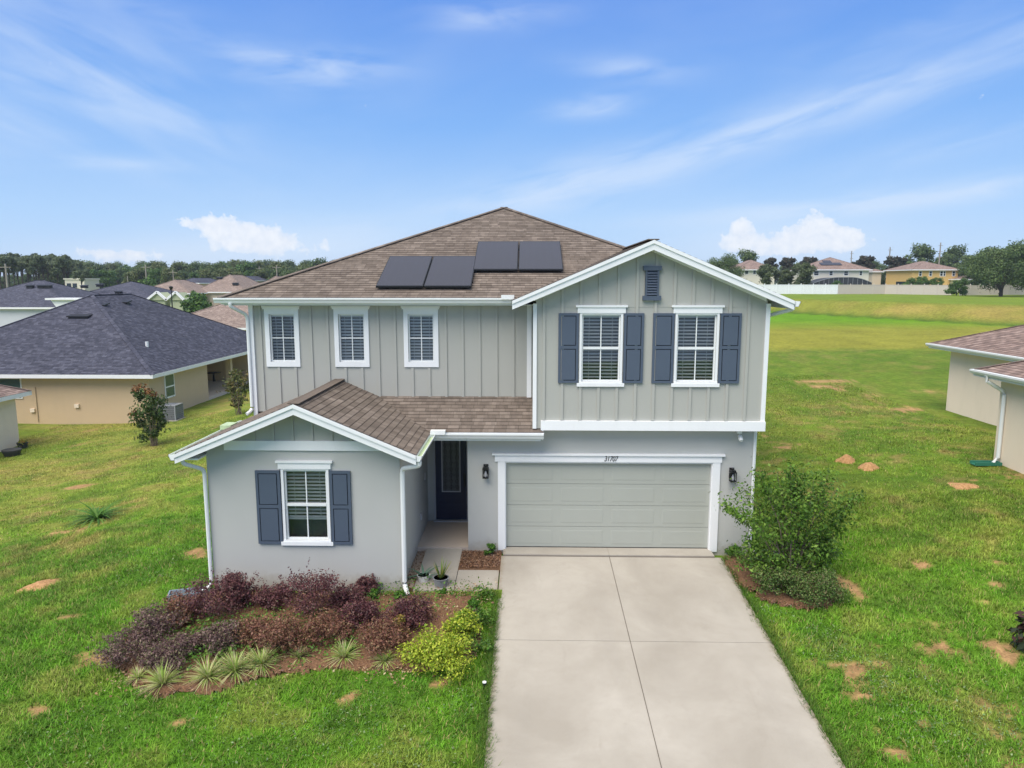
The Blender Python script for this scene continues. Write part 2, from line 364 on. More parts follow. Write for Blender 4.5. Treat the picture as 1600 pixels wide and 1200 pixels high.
def np_mesh(name, V, Fc, C, m, parent=None, loc=None, smooth=False):
    o0 = np.array(loc) if loc is not None else np.array(org(parent))
    me = bpy.data.meshes.new(name); k = Fc.shape[1]
    me.vertices.add(len(V)); me.vertices.foreach_set('co', (V-o0).astype(np.float32).ravel())
    me.loops.add(Fc.size); me.loops.foreach_set('vertex_index', Fc.astype(np.int32).ravel())
    me.polygons.add(len(Fc)); me.polygons.foreach_set('loop_start', np.arange(0, Fc.size, k, dtype=np.int32))
    me.polygons.foreach_set('loop_total', np.full(len(Fc), k, dtype=np.int32))
    if C is not None:
        a = me.color_attributes.new('Col', 'FLOAT_COLOR', 'POINT')
        a.data.foreach_set('color', np.concatenate([C, np.ones((len(C), 1))], 1).astype(np.float32).ravel())
    me.materials.append(m); me.update(calc_edges=True); me.validate()
    if smooth: me.polygons.foreach_set('use_smooth', [True]*len(me.polygons))
    o = bpy.data.objects.new(name, me); COL.objects.link(o)
    if parent: o.parent = parent
    elif loc is not None: o.location = loc
    ORG[o.name] = Vector(o0); return o

# ------------------------------------------------------------ numpy noise, terrain
def h2(ix, iy, s):
    n = (ix.astype(np.int64)*374761393+iy.astype(np.int64)*668265263+s*1274126177) & 0x7fffffff
    n = ((n ^ (n >> 13))*1274126177) & 0x7fffffff
    return ((n ^ (n >> 16)) & 0xffff)/65535.0
def vn(x, y, s=0):
    ix = np.floor(x); iy = np.floor(y); fx = x-ix; fy = y-iy; fx = fx*fx*(3-2*fx); fy = fy*fy*(3-2*fy)
    a = h2(ix, iy, s); b = h2(ix+1, iy, s); c = h2(ix, iy+1, s); d_ = h2(ix+1, iy+1, s)
    return a+(b-a)*fx+(c-a)*fy+(a-b-c+d_)*fx*fy
def fbm(x, y, o=4, s=0):
    r = 0; a = .5; t = 0
    for i in range(o): r = r+a*vn(x*2**i, y*2**i, s+i*17); t += a; a *= .55
    return r/t
CP = np.array([(-.6, 16, -.04), (2, 16, -.04), (4.5, 16, -.04), (-.6, 9, -.53), (4.5, 9, -.53), (2, 2, -1.03), (-.6, 12.5, -.29), (4.5, 12.5, -.29),
 (-2.6, 14, -.2), (-6.6, 14, -.2), (-1.5, 13.8, -.16), (-2, 13, -.24), (-7, 9, -.7), (-12, 9, -.95), (-20, 38, -1.4), (-24, 33, -1.75), (-21, 50, -1.4), (-14, 48, -.9), (-32, 38, -1.5), (-14, 36, -.9), (-10, 22, -.5), (-16, 22, -1.2), (-20, 12, -1.7),
 (6, 13, -.2), (5.5, 16, -.05), (5.5, 22, .1), (-7, 22, -.2), (0, 22, -.1), (14.4, 21, .75), (18, 30, .75), (10, 9, -.35), (13, 13, .2), (9, 18, .3), (10, 30, .6), (12, 55, 1.35), (45, 55, 1.5), (30, 40, 1.2),
 (30, 85, 1.6), (60, 85, 1.6), (30, 130, 1.6), (100, 130, 1.6), (0, 155, 1.6), (-30, 60, -.8), (-60, 95, 0), (-90, 155, 1), (-30, 95, .2), (-30, 155, 1.4), (0, 40, .4), (0, 70, 1.1), (0, -15, -2), (-30, -15, -2.5), (30, -15, -1.5), (100, 60, 1.8), (-80, 40, -1.5), (150, 190, 1.8), (-150, 190, 2)], float)
_D = np.sqrt(((CP[:, None, :2]-CP[None, :, :2])**2).sum(-1)+4.0)
_A = np.block([[_D+np.eye(len(CP))*-.02, np.ones((len(CP), 1))], [np.ones((1, len(CP))), np.zeros((1, 1))]])
_W = np.linalg.solve(_A, np.concatenate([CP[:, 2], [0]]))
def sstep(a, b, x): t = np.clip((x-a)/(b-a), 0, 1); return t*t*(3-2*t)
def bankd(x, y):        # metres past the foot of the grassy bank
    f = np.interp(x, [-40, 37, 44, 51, 70, 120], [112, 110, 92, 74, 58, 40]); return y-f
def hgt(x, y):
    x = np.atleast_1d(np.asarray(x, float)); y = np.atleast_1d(np.asarray(y, float)); sh = x.shape
    xc = np.clip(x, -150, 150).ravel(); yc = np.clip(y, -15, 190).ravel(); out = np.full(xc.shape, _W[-1])
    for i in range(len(CP)): out += _W[i]*np.sqrt((xc-CP[i, 0])**2+(yc-CP[i, 1])**2+4.0)
    out += 2.0*sstep(0, 16, bankd(xc, yc))*sstep(-25, 5, xc)
    # keep the pad round the house and drive exact
    return out.reshape(sh)
def hz1(x, y): return float(hgt(x, y)[0])
def gp(px, py, dz=0):
    z = -.2
    X, Y, rz = ray(px, py)
    lo, hi = 3.0, 400.0
    f = lambda t: CH+rz*t-hz1(X*t, Y*t)-dz
    t = 3.0
    while t < 400 and f(t) > 0: t *= 1.04
    lo, hi = t/1.04, t
    for _ in range(24):
        m_ = (lo+hi)/2
        if f(m_) > 0: lo = m_
        else: hi = m_
    return Vector((X*lo, Y*lo, CH+rz*lo-dz))

# ------------------------------------------------------------ lawn colour, bare patches
PATCH = [(58, 915, 30, 8), (1505, 758, 24, 6), (1435, 882, 14, 9), (1328, 914, 16, 16), (1548, 912, 14, 6), (1290, 1038, 55, 9), (1333, 1052, 16, 12), (1352, 1090, 28, 10),
 (1372, 1140, 16, 22), (1400, 1175, 34, 10), (1550, 1012, 30, 12), (1582, 1030, 34, 14), (1470, 1012, 22, 8), (1535, 940, 20, 6), (155, 1030, 28, 16), (690, 1068, 26, 10), (545, 1090, 14, 4), (1130, 900, 8, 12),
 (1282, 604, 26, 4), (1440, 573, 16, 3), (1290, 596, 30, 3), (1375, 1012, 12, 5), (305, 862, 22, 6), (115, 965, 22, 4), (100, 832, 24, 4), (1180, 880, 22, 16), (1415, 640, 26, 3), (130, 760, 26, 4), (1225, 700, 16, 3),
 (1350, 620, 22, 3), (1500, 1080, 16, 5), (655, 928, 30, 5), (705, 930, 22, 5), (590, 935, 18, 4), (280, 1130, 12, 4), (60, 1110, 16, 3), (640, 1150, 20, 4), (1560, 880, 12, 4), (880+560, 1130, 16, 6)]
PW = []
for px, py, rx, ry in PATCH:
    c = gp(px, py); a = gp(px+rx, py); b = gp(px, py-ry); c2 = gp(px, py+ry)
    PW.append((c.x, c.y, max(.12, abs(a.x-c.x)), max(.10, (b.y-c2.y)/2)))
def soil(x, y):
    n = fbm(x*2.1, y*2.1, 4, 5); n2 = fbm(x*7, y*7, 3, 9); m_ = np.zeros_like(x)
    for cx, cy, rx, ry in PW:
        dd = ((x-cx)/rx)**2+((y-cy)/ry)**2
        m_ = np.maximum(m_, np.exp(-dd*.8)*(dd < 9))
    m_ = m_*1.12+(n-.5)*2.0+(n2-.5)*1.3-.45*(m_ < .05)
    base = sstep(.42, .92, m_)
    thin = sstep(.665, .76, fbm(x*.55+3, y*.55, 4, 31))*sstep(.45, .62, n2)*.7
    return np.clip(np.maximum(base, thin), 0, 1)
def lawn(x, y):
    n = fbm(x*.22, y*.22, 4, 1); n2 = fbm(x*1.1, y*1.1, 4, 2); n3 = fbm(x*.05, y*.05, 3, 3)
    g1 = np.array([.092, .215, .014]); g2 = np.array([.155, .275, .022]); yl = np.array([.285, .245, .070]); dk = np.array([.055, .130, .014])
    far = sstep(17, 30, y)*.36+sstep(-8, -14, x)*sstep(10, 18, y)*.30
    k = np.clip(sstep(.35, .7, n)*.45+far+(n2-.5)*.7, 0, 1)[..., None]
    c = g1*(1-k)+g2*k
    ky = np.clip(sstep(.52, .75, n2)*.42+far*.72+sstep(.5, .7, n)*.22-.10, 0, .8)[..., None]; c = c*(1-ky)+yl*ky
    n4 = fbm(x*.7+9, y*.7, 5, 44); n5 = fbm(x*2.6, y*2.6, 4, 45)
    ro = sstep(5.5, 9, x+(n4-.5)*5)*sstep(14, 20, y+(n4-.5)*6)*.85; lo_ = sstep(-8.5, -12, x+(n4-.5)*6)*sstep(9, 13, y+(n4-.5)*5)
    ko = np.clip((ro*.65+lo_*.12)*(.35+1.1*n5), 0, .9)[..., None]; c = c*(1-ko)+np.array([.150, .175, .028])*ko
    kb = np.clip((sstep(.50, .68, n4)*(.25+.45*ro+.45*lo_)+.03)*sstep(.38, .66, n5), 0, .8)[..., None]; c = c*(1-kb)+np.array([.30, .225, .085])*kb
    kd = (sstep(.55, .3, n2)*.45)[..., None]; c = c*(1-kd)+dk*kd
    # field beyond: mown bands
    R_ = sstep(-5, 15, x)*sstep(50, 53, y+ (n2-.5)*2)
    b1 = np.array([.24, .24, .036]); b2 = np.array([.12, .25, .012]); b3 = np.array([.20, .215, .036])
    q = sstep(66, 88, y+(n-.5)*6)[..., None]; band = b1*(1-q)+b2*q
    bd = bankd(x, y); qb = sstep(-1, 1, bd)[..., None]
    tanb = sstep(4, 7, bd)*sstep(16, 10, bd)*sstep(.48, .66, fbm(x*.06, y*.10, 4, 8))
    bk = b3*(1-tanb[..., None]*.4)+np.array([.42, .27, .10])*tanb[..., None]*.4
    plat = sstep(12, 18, bd)[..., None]; bk = bk*(1-plat)+np.array([.155, .22, .026])*plat
    foot = (sstep(-1.5, 0, bd)*sstep(5, 2, bd))[..., None]
    band = band*(1-qb)+bk*qb; band = band*(1-foot*.8)+np.array([.05, .12, .012])*foot*.8
    band = band*(.82+.36*fbm(x*.5, y*.25, 5, 19)[..., None])
    dark = (sstep(30, 38, y)*sstep(53, 49, y)*sstep(0, 10, x))[..., None]*.45
    c = c*(1-dark)+np.array([.085, .155, .014])*dark
    c = c*(1-R_[..., None])+band*R_[..., None]
    far2 = sstep(160, 220, y)[..., None]; c = c*(1-far2)+np.array([.06, .09, .03])*far2
    return c
def lawncol(x, y):
    c = lawn(x, y); s_ = (soil(x, y)*sstep(45, 38, y))[..., None]
    n = fbm(x*9, y*9, 3, 40)[..., None]
    return c*(1-s_)+(np.array([.40, .245, .115])*(.70+.6*n))*s_
# ground sheet
def axis(lo, hi, a, b, fine, far0, far1):
    mid = list(np.arange(a, b, fine)); r_ = []; st = fine; x = b
    while x < hi: r_.append(x); st = min(st*1.09, far0) if x < far1 else st*1.12; x += st
    r_.append(hi); l_ = []; st = fine; x = a-fine
    while x > lo: l_.append(x); st = min(st*1.09, far0) if x > -far1 else st*1.12; x -= st
    l_.append(lo); return np.array(l_[::-1]+mid+r_)
gx = axis(-3500, 3500, -16, 17, .13, 1.3, 110); gy = axis(-40, 4500, 6.5, 26, .13, .8, 165)
GX, GY = np.meshgrid(gx, gy); gxf = GX.ravel(); gyf = GY.ravel()
gz = hgt(gxf, gyf)+(fbm(gxf*.8, gyf*.8, 4, 70)-.5)*.05*sstep(120, 60, gyf)
# under slabs the soil is kept just below them
def inrect(x, y, x0, x1, y0, y1): return (x > x0) & (x < x1) & (y > y0) & (y < y1)
slab = inrect(gxf, gyf, -.5, 4.4, -40, 16.2) | inrect(gxf, gyf, -2.3, -.5, 14.1, 16.2) | inrect(gxf, gyf, -6.5, 5.1, 14.2, 28.5)
gz = np.where(slab, gz-.08, gz)
nx, ny = len(gx), len(gy); ii = np.arange(nx*ny).reshape(ny, nx)
FC = np.stack([ii[:-1, :-1], ii[:-1, 1:], ii[1:, 1:], ii[1:, :-1]], -1).reshape(-1, 4)
ground = np_mesh('ground', np.stack([gxf, gyf, gz], 1), FC, lawncol(gxf, gyf), M['ground'], smooth=True)
tag(ground, kind='structure')

# driveway: slabs with open joints on a dark bed
def dz(y): return -.0729*(16-y)
mb = MB()
xs = [(-.6, 1.90), (1.91, 4.5)]; ys = [15.62, 12.2, 8.35, 4.5, 0.5]
for (a, b) in xs:
    for j in range(len(ys)-1):
        y1, y0 = ys[j]-.006, ys[j+1]+.006
        P = [(a, y0, dz(y0)), (b, y0, dz(y0)), (b, y1, dz(y1)), (a, y1, dz(y1))]
        mb.prism([Vector(p) for p in P], (0, 0, -.12))
mb.prism([Vector((-.55, .6, dz(.6)-.03)), Vector((4.45, .6, dz(.6)-.03)), Vector((4.45, 15.6, dz(15.6)-.03)), Vector((-.55, 15.6, dz(15.6)-.03))], (0, 0, -.05), 1)
mb.box(-.56, 4.33, 15.635, 16.2, -.15, .004); mb.box(-.56, 4.33, 15.60, 15.635, -.15, -.02, 1)
tag(mb.build('driveway', [M['conc'], M['joint']]), kind='structure')
mb = MB(); wz = lambda y: -.025-.058*(16.04-y)
for x0, x1, y0, y1 in ((-2.4, -1.545, 13.98, 16.04), (-1.53, -.625, 13.96, 14.93)): mb.prism([Vector((x0, y0, wz(y0))), Vector((x1, y0, wz(y0))), Vector((x1, y1, wz(y1))), Vector((x0, y1, wz(y1)))], (0, 0, -.15))
mb.box(-1.56, -1.5, 14.0, 14.9, -.35, -.16, 1)
tag(mb.build('walkway', [M['conc'], M['joint']]), kind='structure')

# ------------------------------------------------------------ roof and wall helpers
def clip(poly, nrm, dd, keep=1):
    out = []
    for i in range(len(poly)):
        a, b = poly[i], poly[(i+1) % len(poly)]; da = (a.dot(nrm)-dd)*keep; db = (b.dot(nrm)-dd)*keep
        if da >= 0: out.append(a)
        if (da >= 0) != (db >= 0): out.append(a+(b-a)*(da/(da-db)))
    return out
def roof_face(mb, pts, course=.143, lip=.010, mi=0, steps=True):
    """pts[0]->pts[1] is the eave; shingle courses are laid as real overlapping steps"""
    P = [Vector(p) for p in pts]; u = (P[1]-P[0]).normalized(); n = None
    for k in range(2, len(P)):
        n = u.cross(P[k]-P[0])
        if n.length > 1e-6: break
    n.normalize()
    if n.z < 0: n = -n
    v = n.cross(u); 
    if v.z < 0: v = -v
    o = P[0]
    if not steps:
        mb.poly(P, [((p-o).dot(u)+50, (p-o).dot(v)+.02) for p in P], mi); return
    vm = max((p-o).dot(v) for p in P); k = 0
    while k*course < vm-1e-4:
        a, b = k*course, min((k+1)*course, vm)
        q = clip(P, v, o.dot(v)+a, 1); q = clip(q, v, o.dot(v)+b, -1) if len(q) > 2 else q
        if len(q) > 2:
            r_ = []
            for p in q:
                t = ((p-o).dot(v)-a)/course; r_.append(p+n*(lip*(1-t)+.004))
            mb.poly(r_, [((p-o).dot(u)+50, (p-o).dot(v)+.0001+ (a-(p-o).dot(v) if False else 0)) for p in q], mi)
            lo = [p for p in q if abs((p-o).dot(v)-a) < 1e-5]
            if len(lo) == 2:
                p0, p1 = lo; mb.poly([p0, p1, p1+n*(lip+.004), p0+n*(lip+.004)], [((p0-o).dot(u)+50, a+.005), ((p1-o).dot(u)+50, a+.005), ((p1-o).dot(u)+50, a+.006), ((p0-o).dot(u)+50, a+.006)], mi)
        k += 1
def hip_roof(x0, x1, y0, y1, z, rise, axisy=True, mb=None, steps=True, course=.143):
    """hip roof on a rectangle; returns ridge ends"""
    mb = mb or MB(); hw = (x1-x0)/2; hd = (y1-y0)/2; h = min(hw, hd)
    if hw <= hd: A = Vector(((x0+x1)/2, y0+h, z+rise)); B = Vector(((x0+x1)/2, y1-h, z+rise))
    else: A = Vector((x0+h, (y0+y1)/2, z+rise)); B = Vector((x1-h, (y0+y1)/2, z+rise))
    a, b, c, d_ = Vector((x0, y0, z)), Vector((x1, y0, z)), Vector((x1, y1, z)), Vector((x0, y1, z))
    if hw <= hd: fs = [[a, b, A], [b, c, B, A], [c, d_, B], [d_, a, A, B]]
    else: fs = [[a, b, B, A], [b, c, B], [c, d_, A, B], [d_, a, A]]
    for f_ in fs:
        g = []
        for p in f_:
            if not g or (p-g[-1]).length > 1e-4: g.append(p)
        if len(g) > 2: roof_face(mb, g, course=course, steps=steps)
    for p, q in ((a, A), (b, A if hw <= hd else B), (c, B), (d_, B if hw <= hd else A)):
        mb.bar(p+Vector((0, 0, .012)), q+Vector((0, 0, .012)), .24, .022)
    if (A-B).length > .01: mb.bar(A+Vector((0, 0, .012)), B+Vector((0, 0, .012)), .24, .022)
    return mb, A, B
def wall_front(mb, x0, x1, z0, z1, y, th, holes, mi=0):
    """wall in an XZ plane, front face at y, with rectangular openings (x0,x1,z0,z1)"""
    X = sorted({x0, x1, *[h[0] for h in holes], *[h[1] for h in holes]}); Z = sorted({z0, z1, *[h[2] for h in holes], *[h[3] for h in holes]})
    inside = lambda x, z: any(h[0] < x < h[1] and h[2] < z < h[3] for h in holes)
    for i in range(len(X)-1):
        for j in range(len(Z)-1):
            a, b, c, d_ = X[i], X[i+1], Z[j], Z[j+1]
            if inside((a+b)/2, (c+d_)/2): continue
            mb.poly([(a, y, c), (b, y, c), (b, y, d_), (a, y, d_)], mi=mi); mb.poly([(b, y+th, c), (a, y+th, c), (a, y+th, d_), (b, y+th, d_)], mi=mi)
    for (a, b, c, d_) in holes+[(x0, x1, z0, z1)]:
        mb.poly([(a, y, c), (a, y+th, c), (b, y+th, c), (b, y, c)], mi=mi); mb.poly([(a, y, d_), (b, y, d_), (b, y+th, d_), (a, y+th, d_)], mi=mi)
        mb.poly([(a, y, c), (a, y, d_), (a, y+th, d_), (a, y+th, c)], mi=mi); mb.poly([(b, y, c), (b, y+th, c), (b, y+th, d_), (b, y, d_)], mi=mi)

# ------------------------------------------------------------ THE HOUSE
H_ = thing('house', (0, 17, 0), 'two-storey grey house with brown shingle roof, slate shutters and double garage', 'house')
ROOF = M['roofbrown']
# openings
bayw = [(1.20, 2.06, 4.06, 5.56), (3.31, 4.18, 4.06, 5.56)]
upw = [(-6.28, -5.66, 4.34, 5.50), (-4.59, -3.96, 4.34, 5.50), (-2.90, -2.27, 4.34, 5.50)]
winw = (-5.03, -4.14, .94, 2.44)
# stucco ground floor walls
mb = MB()
wall_front(mb, -6.62, -2.62, -.6, 2.86, 14.0, .16, [winw])
mb.box(-6.62, -6.46, 14.16, 17, -.6, 2.86); mb.box(-2.78, -2.62, 14.16, 18.1, -.6, 2.86)
wall_front(mb, -1.40, 5.2, -.4, 2.96, 16.0, .16, [(-.56, 4.33, -.399, 2.12)])
mb.box(-1.40, -1.24, 16.16, 18.1, -.4, 2.96)
mb.box(5.04, 5.2, 16.16, 29.4, -.6, 2.96); mb.box(-6.70, -6.54, 17.0, 29.4, -.6, 3.1); mb.box(-6.54, 5.04, 29.24, 29.4, -.6, 5.7)
mb.box(-2.62, -2.46, 17.9, 18.06, 0, 2.9); mb.box(-1.54, -1.40, 17.9, 18.06, 0, 2.9); mb.box(-2.46, -1.54, 17.9, 18.06, 2.52, 2.9)
mb.prism([(-6.62, 14.001, 2.86), (-2.62, 14.001, 2.86), (-2.62, 14.001, 2.95), (-4.6, 14.001, 3.78), (-6.62, 14.001, 2.95)], (0, .1, 0)); mb.box(-6.46, -2.78, 16.9, 17.0, 0, 2.9); mb.box(-2.62, -1.4, 18.06, 18.12, -.2, 2.9)
mb.build('stucco_wall', M['stucco'], H_)
# siding walls upstairs
mb = MB()
wall_front(mb, -6.70, .18, 2.95, 5.72, 17.0, .12, upw)
mb.box(-6.70, -6.58, 17.12, 29.4, 3.1, 5.72); mb.box(5.1, 5.27, 15.82, 29.4, 2.96, 5.76)
mb.box(.18, .30, 15.82, 17.2, 2.96, 5.76)
wall_front(mb, .18, 5.27, 2.98, 5.72, 15.7, .12, bayw)
gz_ = lambda x: 7.06-.427*abs(x-2.68)
mb.prism([(.18, 15.7, 5.72), (5.27, 15.7, 5.72), (5.27, 15.7, gz_(5.27)), (2.68, 15.7, 7.05), (.18, 15.7, gz_(.18))], (0, .12, 0))
# gable infill of the wing
mb.prism([(-6.3, 13.985, 3.0), (-2.9, 13.985, 3.0), (-4.6, 13.985, 3.74)], (0, .12, 0))
mb.build('siding_wall', M['siding'], H_)
# battens, set on the siding
mb = MB(); bw = .062
def batten(x, y, z0, z1, holes):
    segs = [(z0, z1)]
    for (a, b, c, d_) in holes:
        if a-.03 < x < b+.03:
            n_ = []
            for s0, s1 in segs:
                if c > s0: n_.append((s0, min(c, s1)))
                if d_ < s1: n_.append((max(d_, s0), s1))
            segs = [q for q in n_ if q[1]-q[0] > .03]
    for s0, s1 in segs: MB().box(x-bw/2, x+bw/2, y-.028, y+.001, s0, s1).build('batten', M['siding'], H_)
bayh = [(1.10, 2.18, 3.95, 5.76), (3.2, 4.3, 3.95, 5.76), (2.50, 2.94, 5.86, 6.62)]
x = .36
while x < 5.2:
    batten(x, 15.7, 3.18, gz_(x)-.03, bayh); x += .41
uph = [(-6.42, -5.54, 4.2, 5.72), (-4.73, -3.82, 4.2, 5.72), (-3.04, -2.13, 4.2, 5.72)]
x = -6.50
while x < .1:
    batten(x, 17.0, 3.42 if x > -3.6 else 2.97, 5.70, uph); x += .41
for x in (-5.6, -5.2, -4.8, -4.4, -4.0, -3.6): batten(x, 13.985, 3.06, 3.74-.44*abs(x+4.6), [])
mb.box(.2, 5.25, 15.693, 15.701, 5.722, 5.732)
mb.build('siding_joint', M['siding'], H_)
# corner boards, bands
for q in ((.115, .2, 15.66, 15.82, 2.98, 5.80), (5.24, 5.33, 15.66, 15.82, 2.98, 5.80), (-6.76, -6.66, 16.95, 17.1, 3.0, 5.72), (-.02, .09, 16.955, 17.0, 3.42, 5.75)): MB().box(*q).build('corner_board', M['white'], H_)
mb = MB(); mb.box(.30, 5.34, 15.625, 15.70, 2.95, 3.165); mb.box(.30, 5.34, 15.70, 16.0, 2.955, 2.99)
mb.build('band_board', M['white'], H_)
mb = MB(); mb.box(-6.22, -3.0, 13.95, 14.0, 2.86, 3.06); mb.build('band_board', M['white'], H_)
# windows
def window(name_parent, x0, x1, z0, z1, y, kind, slat_to=0, tilt=.35):
    wd = MB(); c = .0
    # casing
    if kind == 'small':
        cw = .105
        wd.box(x0-cw, x0, y-.035, y, z0-.12, z1+.12); wd.box(x1, x1+cw, y-.035, y, z0-.12, z1+.12)
        wd.box(x0, x1, y-.035, y, z0-.12, z0); wd.box(x0, x1, y-.035, y, z1, z1+.12)
        wd.box(x0-cw-.03, x1+cw+.03, y-.06, y, z1+.12, z1+.16); wd.box(x0-cw-.05, x1+cw+.05, y-.075, y, z1+.16, z1+.20)
    else:
        cw = .05
        wd.box(x0-cw, x0, y-.03, y, z0-.03, z1+.03); wd.box(x1, x1+cw, y-.03, y, z0-.03, z1+.03)
        wd.box(x0, x1, y-.03, y, z1, z1+.03)
        wd.box(x0-.10, x1+.10, y-.045, y, z1+.03, z1+.16); wd.box(x0-.14, x1+.14, y-.07, y, z1+.16, z1+.205)
        wd.box(x0-.10, x1+.10, y-.055, y, z0-.11, z0-.03)
        wd.box(x0-cw, x1+cw, y-.045, y, z0-.03, z0)
    wo_ = wd.build('window', M['white'], H_)
    fr = MB(); f_ = .035; yy = y+.03
    fr.box(x0, x0+f_, yy, yy+.05, z0, z1); fr.box(x1-f_, x1, yy, yy+.05, z0, z1)
    fr.box(x0+f_, x1-f_, yy, yy+.05, z0, z0+f_); fr.box(x0+f_, x1-f_, yy, yy+.05, z1-f_, z1)
    zm = (z0+z1)/2; xm = (x0+x1)/2
    if kind != 'small': fr.box(x0+f_, x1-f_, yy-.01, yy+.05, zm-.028, zm+.028)
    fr.build('frame', M['gutter'], wo_)
    mu = MB()
    if kind == 'small': mu.box(xm-.01, xm+.01, yy+.008, yy+.03, z0+f_, z1-f_); mu.box(x0+f_, xm-.01, yy+.008, yy+.03, zm-.012, zm+.012); mu.box(xm+.01, x1-f_, yy+.008, yy+.03, zm-.012, zm+.012)
    else: mu.box(xm-.011, xm+.011, yy+.008, yy+.03, z0+f_, zm-.028); mu.box(xm-.011, xm+.011, yy+.008, yy+.03, zm+.028, z1-f_)
    mu.build('muntin', M['gutter'], wo_)
    g = MB(); g.poly([(x0+f_, yy+.035, z0+f_), (x1-f_, yy+.035, z0+f_), (x1-f_, yy+.035, z1-f_), (x0+f_, yy+.035, z1-f_)]); g.build('pane', M['glass'], wo_)
    ib = MB(); ib.box(x0-.3, x1+.3, yy+.34, yy+.36, z0-.3, z1+.15); ib.build('room_backing', M['room'], wo_)
    bl = MB(); z = z1-.06; bb = z0+.03+slat_to
    bl.box(x0+.03, x1-.03, yy+.08, yy+.13, z1-.07, z1-.02)
    while z > bb:
        cy, dy_, dz_ = yy+.105, .025*cos(tilt), .025*sin(tilt)
        bl.prism([(x0+.02, cy-dy_, z-dz_), (x1-.02, cy-dy_, z-dz_), (x1-.02, cy+dy_, z+dz_), (x0+.02, cy+dy_, z+dz_)], (0, 0, -.003)); z -= .075
    for q in (.2, .8): xx = x0+(x1-x0)*q; bl.box(xx-.004, xx+.004, yy+.078, yy+.084, bb, z1-.05)
    if slat_to: bl.box(x0+.02, x1-.02, yy+.09, yy+.12, bb-.05, bb-.01)
    bl.build('blind', M['blind'], wo_)
    return wo_
for i, q in enumerate(bayw): window(H_, *q, 15.7, 'big', 0, .62)
for i, q in enumerate(upw): window(H_, *q, 17.0, 'small', 0, .5 if i == 0 else .85)
window(H_, *winw, 14.0, 'big', .42, .6)
# shutters
def shutter(x0, x1, z0, z1, y):
    s = MB(); s.box(x0, x1, y-.025, y, z0, z1)
    f_ = .055; zm = z0+(z1-z0)*.515
    s.box(x0, x0+f_, y-.05, y-.025, z0, z1); s.box(x1-f_, x1, y-.05, y-.025, z0, z1)
    for a, b in ((z0, z0+f_), (zm-.035, zm+.035), (z1-f_, z1)): s.box(x0+f_, x1-f_, y-.05, y-.025, a, b)
    g = .018
    for a, b in ((z0+f_, zm-.035), (zm+.035, z1-f_)): s.box(x0+f_+g, x1-f_-g, y-.052, y-.025, a+g, b-g)
    for a, b in ((z0+f_, zm-.035), (zm+.035, z1-f_)): s.poly([(x0+f_, y-.0265, a), (x1-f_, y-.0265, a), (x1-f_, y-.0265, b), (x0+f_, y-.0265, b)], mi=1)
    s.build('shutter', [M['shutter'], M['groove']], H_)
for a, b in ((.68, 1.13), (2.13, 2.57), (2.77, 3.24), (4.25, 4.71)): shutter(a, b, 4.03, 5.59, 15.7)
for a, b in ((-5.61, -5.10), (-4.07, -3.64)): shutter(a, b, .86, 2.43, 14.0)
# gable vent
s = MB(); s.box(2.57, 2.87, 15.66, 15.70, 5.92, 6.56, 1); s.box(2.57, 2.61, 15.63, 15.66, 5.97, 6.52); s.box(2.83, 2.87, 15.63, 15.66, 5.97, 6.52)
for k in range(9):
    z = 6.0+k*.057; s.prism([(2.61, 15.62, z), (2.83, 15.62, z), (2.83, 15.66, z+.045), (2.61, 15.66, z+.045)], (0, 0, -.008))
s.box(2.52, 2.92, 15.61, 15.70, 6.52, 6.62); s.box(2.52, 2.92, 15.61, 15.70, 5.87, 5.97)
s.build('gable_vent', [M['shutter'], M['groove']], H_)
# garage door
s = MB(); x0, x1, z0, z1, y = -.50, 4.28, .0, 2.09, 16.10
s.box(x0, x1, y+.02, y+.06, z0, z1)
for r_ in range(4):
    a = z0+(z1-z0)*r_/4; b = z0+(z1-z0)*(r_+1)/4
    s.box(x0, x1, y, y+.02, a+.004, b-.004)
    for c in range(4):
        xa = x0+(x1-x0)*c/4+.09; xb = x0+(x1-x0)*(c+1)/4-.09
        t_ = .085; o2 = y-.0045
        for k, (ia, ib) in enumerate(((0, .0), (.03, .012))): pass
        s.poly([(xa, y-.001, a+t_), (xb, y-.001, a+t_), (xb-.03, o2, a+t_+.03), (xa+.03, o2, a+t_+.03)])
        s.poly([(xb, y-.001, b-t_), (xa, y-.001, b-t_), (xa+.03, o2, b-t_-.03), (xb-.03, o2, b-t_-.03)])
        s.poly([(xa, y-.001, b-t_), (xa, y-.001, a+t_), (xa+.03, o2, a+t_+.03), (xa+.03, o2, b-t_-.03)])
        s.poly([(xb, y-.001, a+t_), (xb, y-.001, b-t_), (xb-.03, o2, b-t_-.03), (xb-.03, o2, a+t_+.03)])
        s.poly([(xa+.03, o2, a+t_+.03), (xb-.03, o2, a+t_+.03), (xb-.03, o2, b-t_-.03), (xa+.03, o2, b-t_-.03)])
gd = s.build('garage_door', M['garage'], H_)
s = MB(); s.box(x0, x1, y-.01, y+.05, -.008, .02); s.build('door_seal', M['black'], gd)
s = MB(); s.box(-.69, -.52, 15.965, 16.0, -.03, 2.13); s.box(4.30, 4.47, 15.965, 16.0, -.03, 2.13); s.box(-.76, 4.50, 15.955, 16.0, 2.13, 2.29)
s.box(-.82, 4.56, 15.91, 16.0, 2.29, 2.33); s.box(-.56, -.5, 16.0, 16.12, 0, 2.12); s.box(4.28, 4.33, 16.0, 16.12, 0, 2.12); s.box(-.5, 4.28, 16.0, 16.12, 2.09, 2.12)
s.build('garage_trim', M['white'], H_)
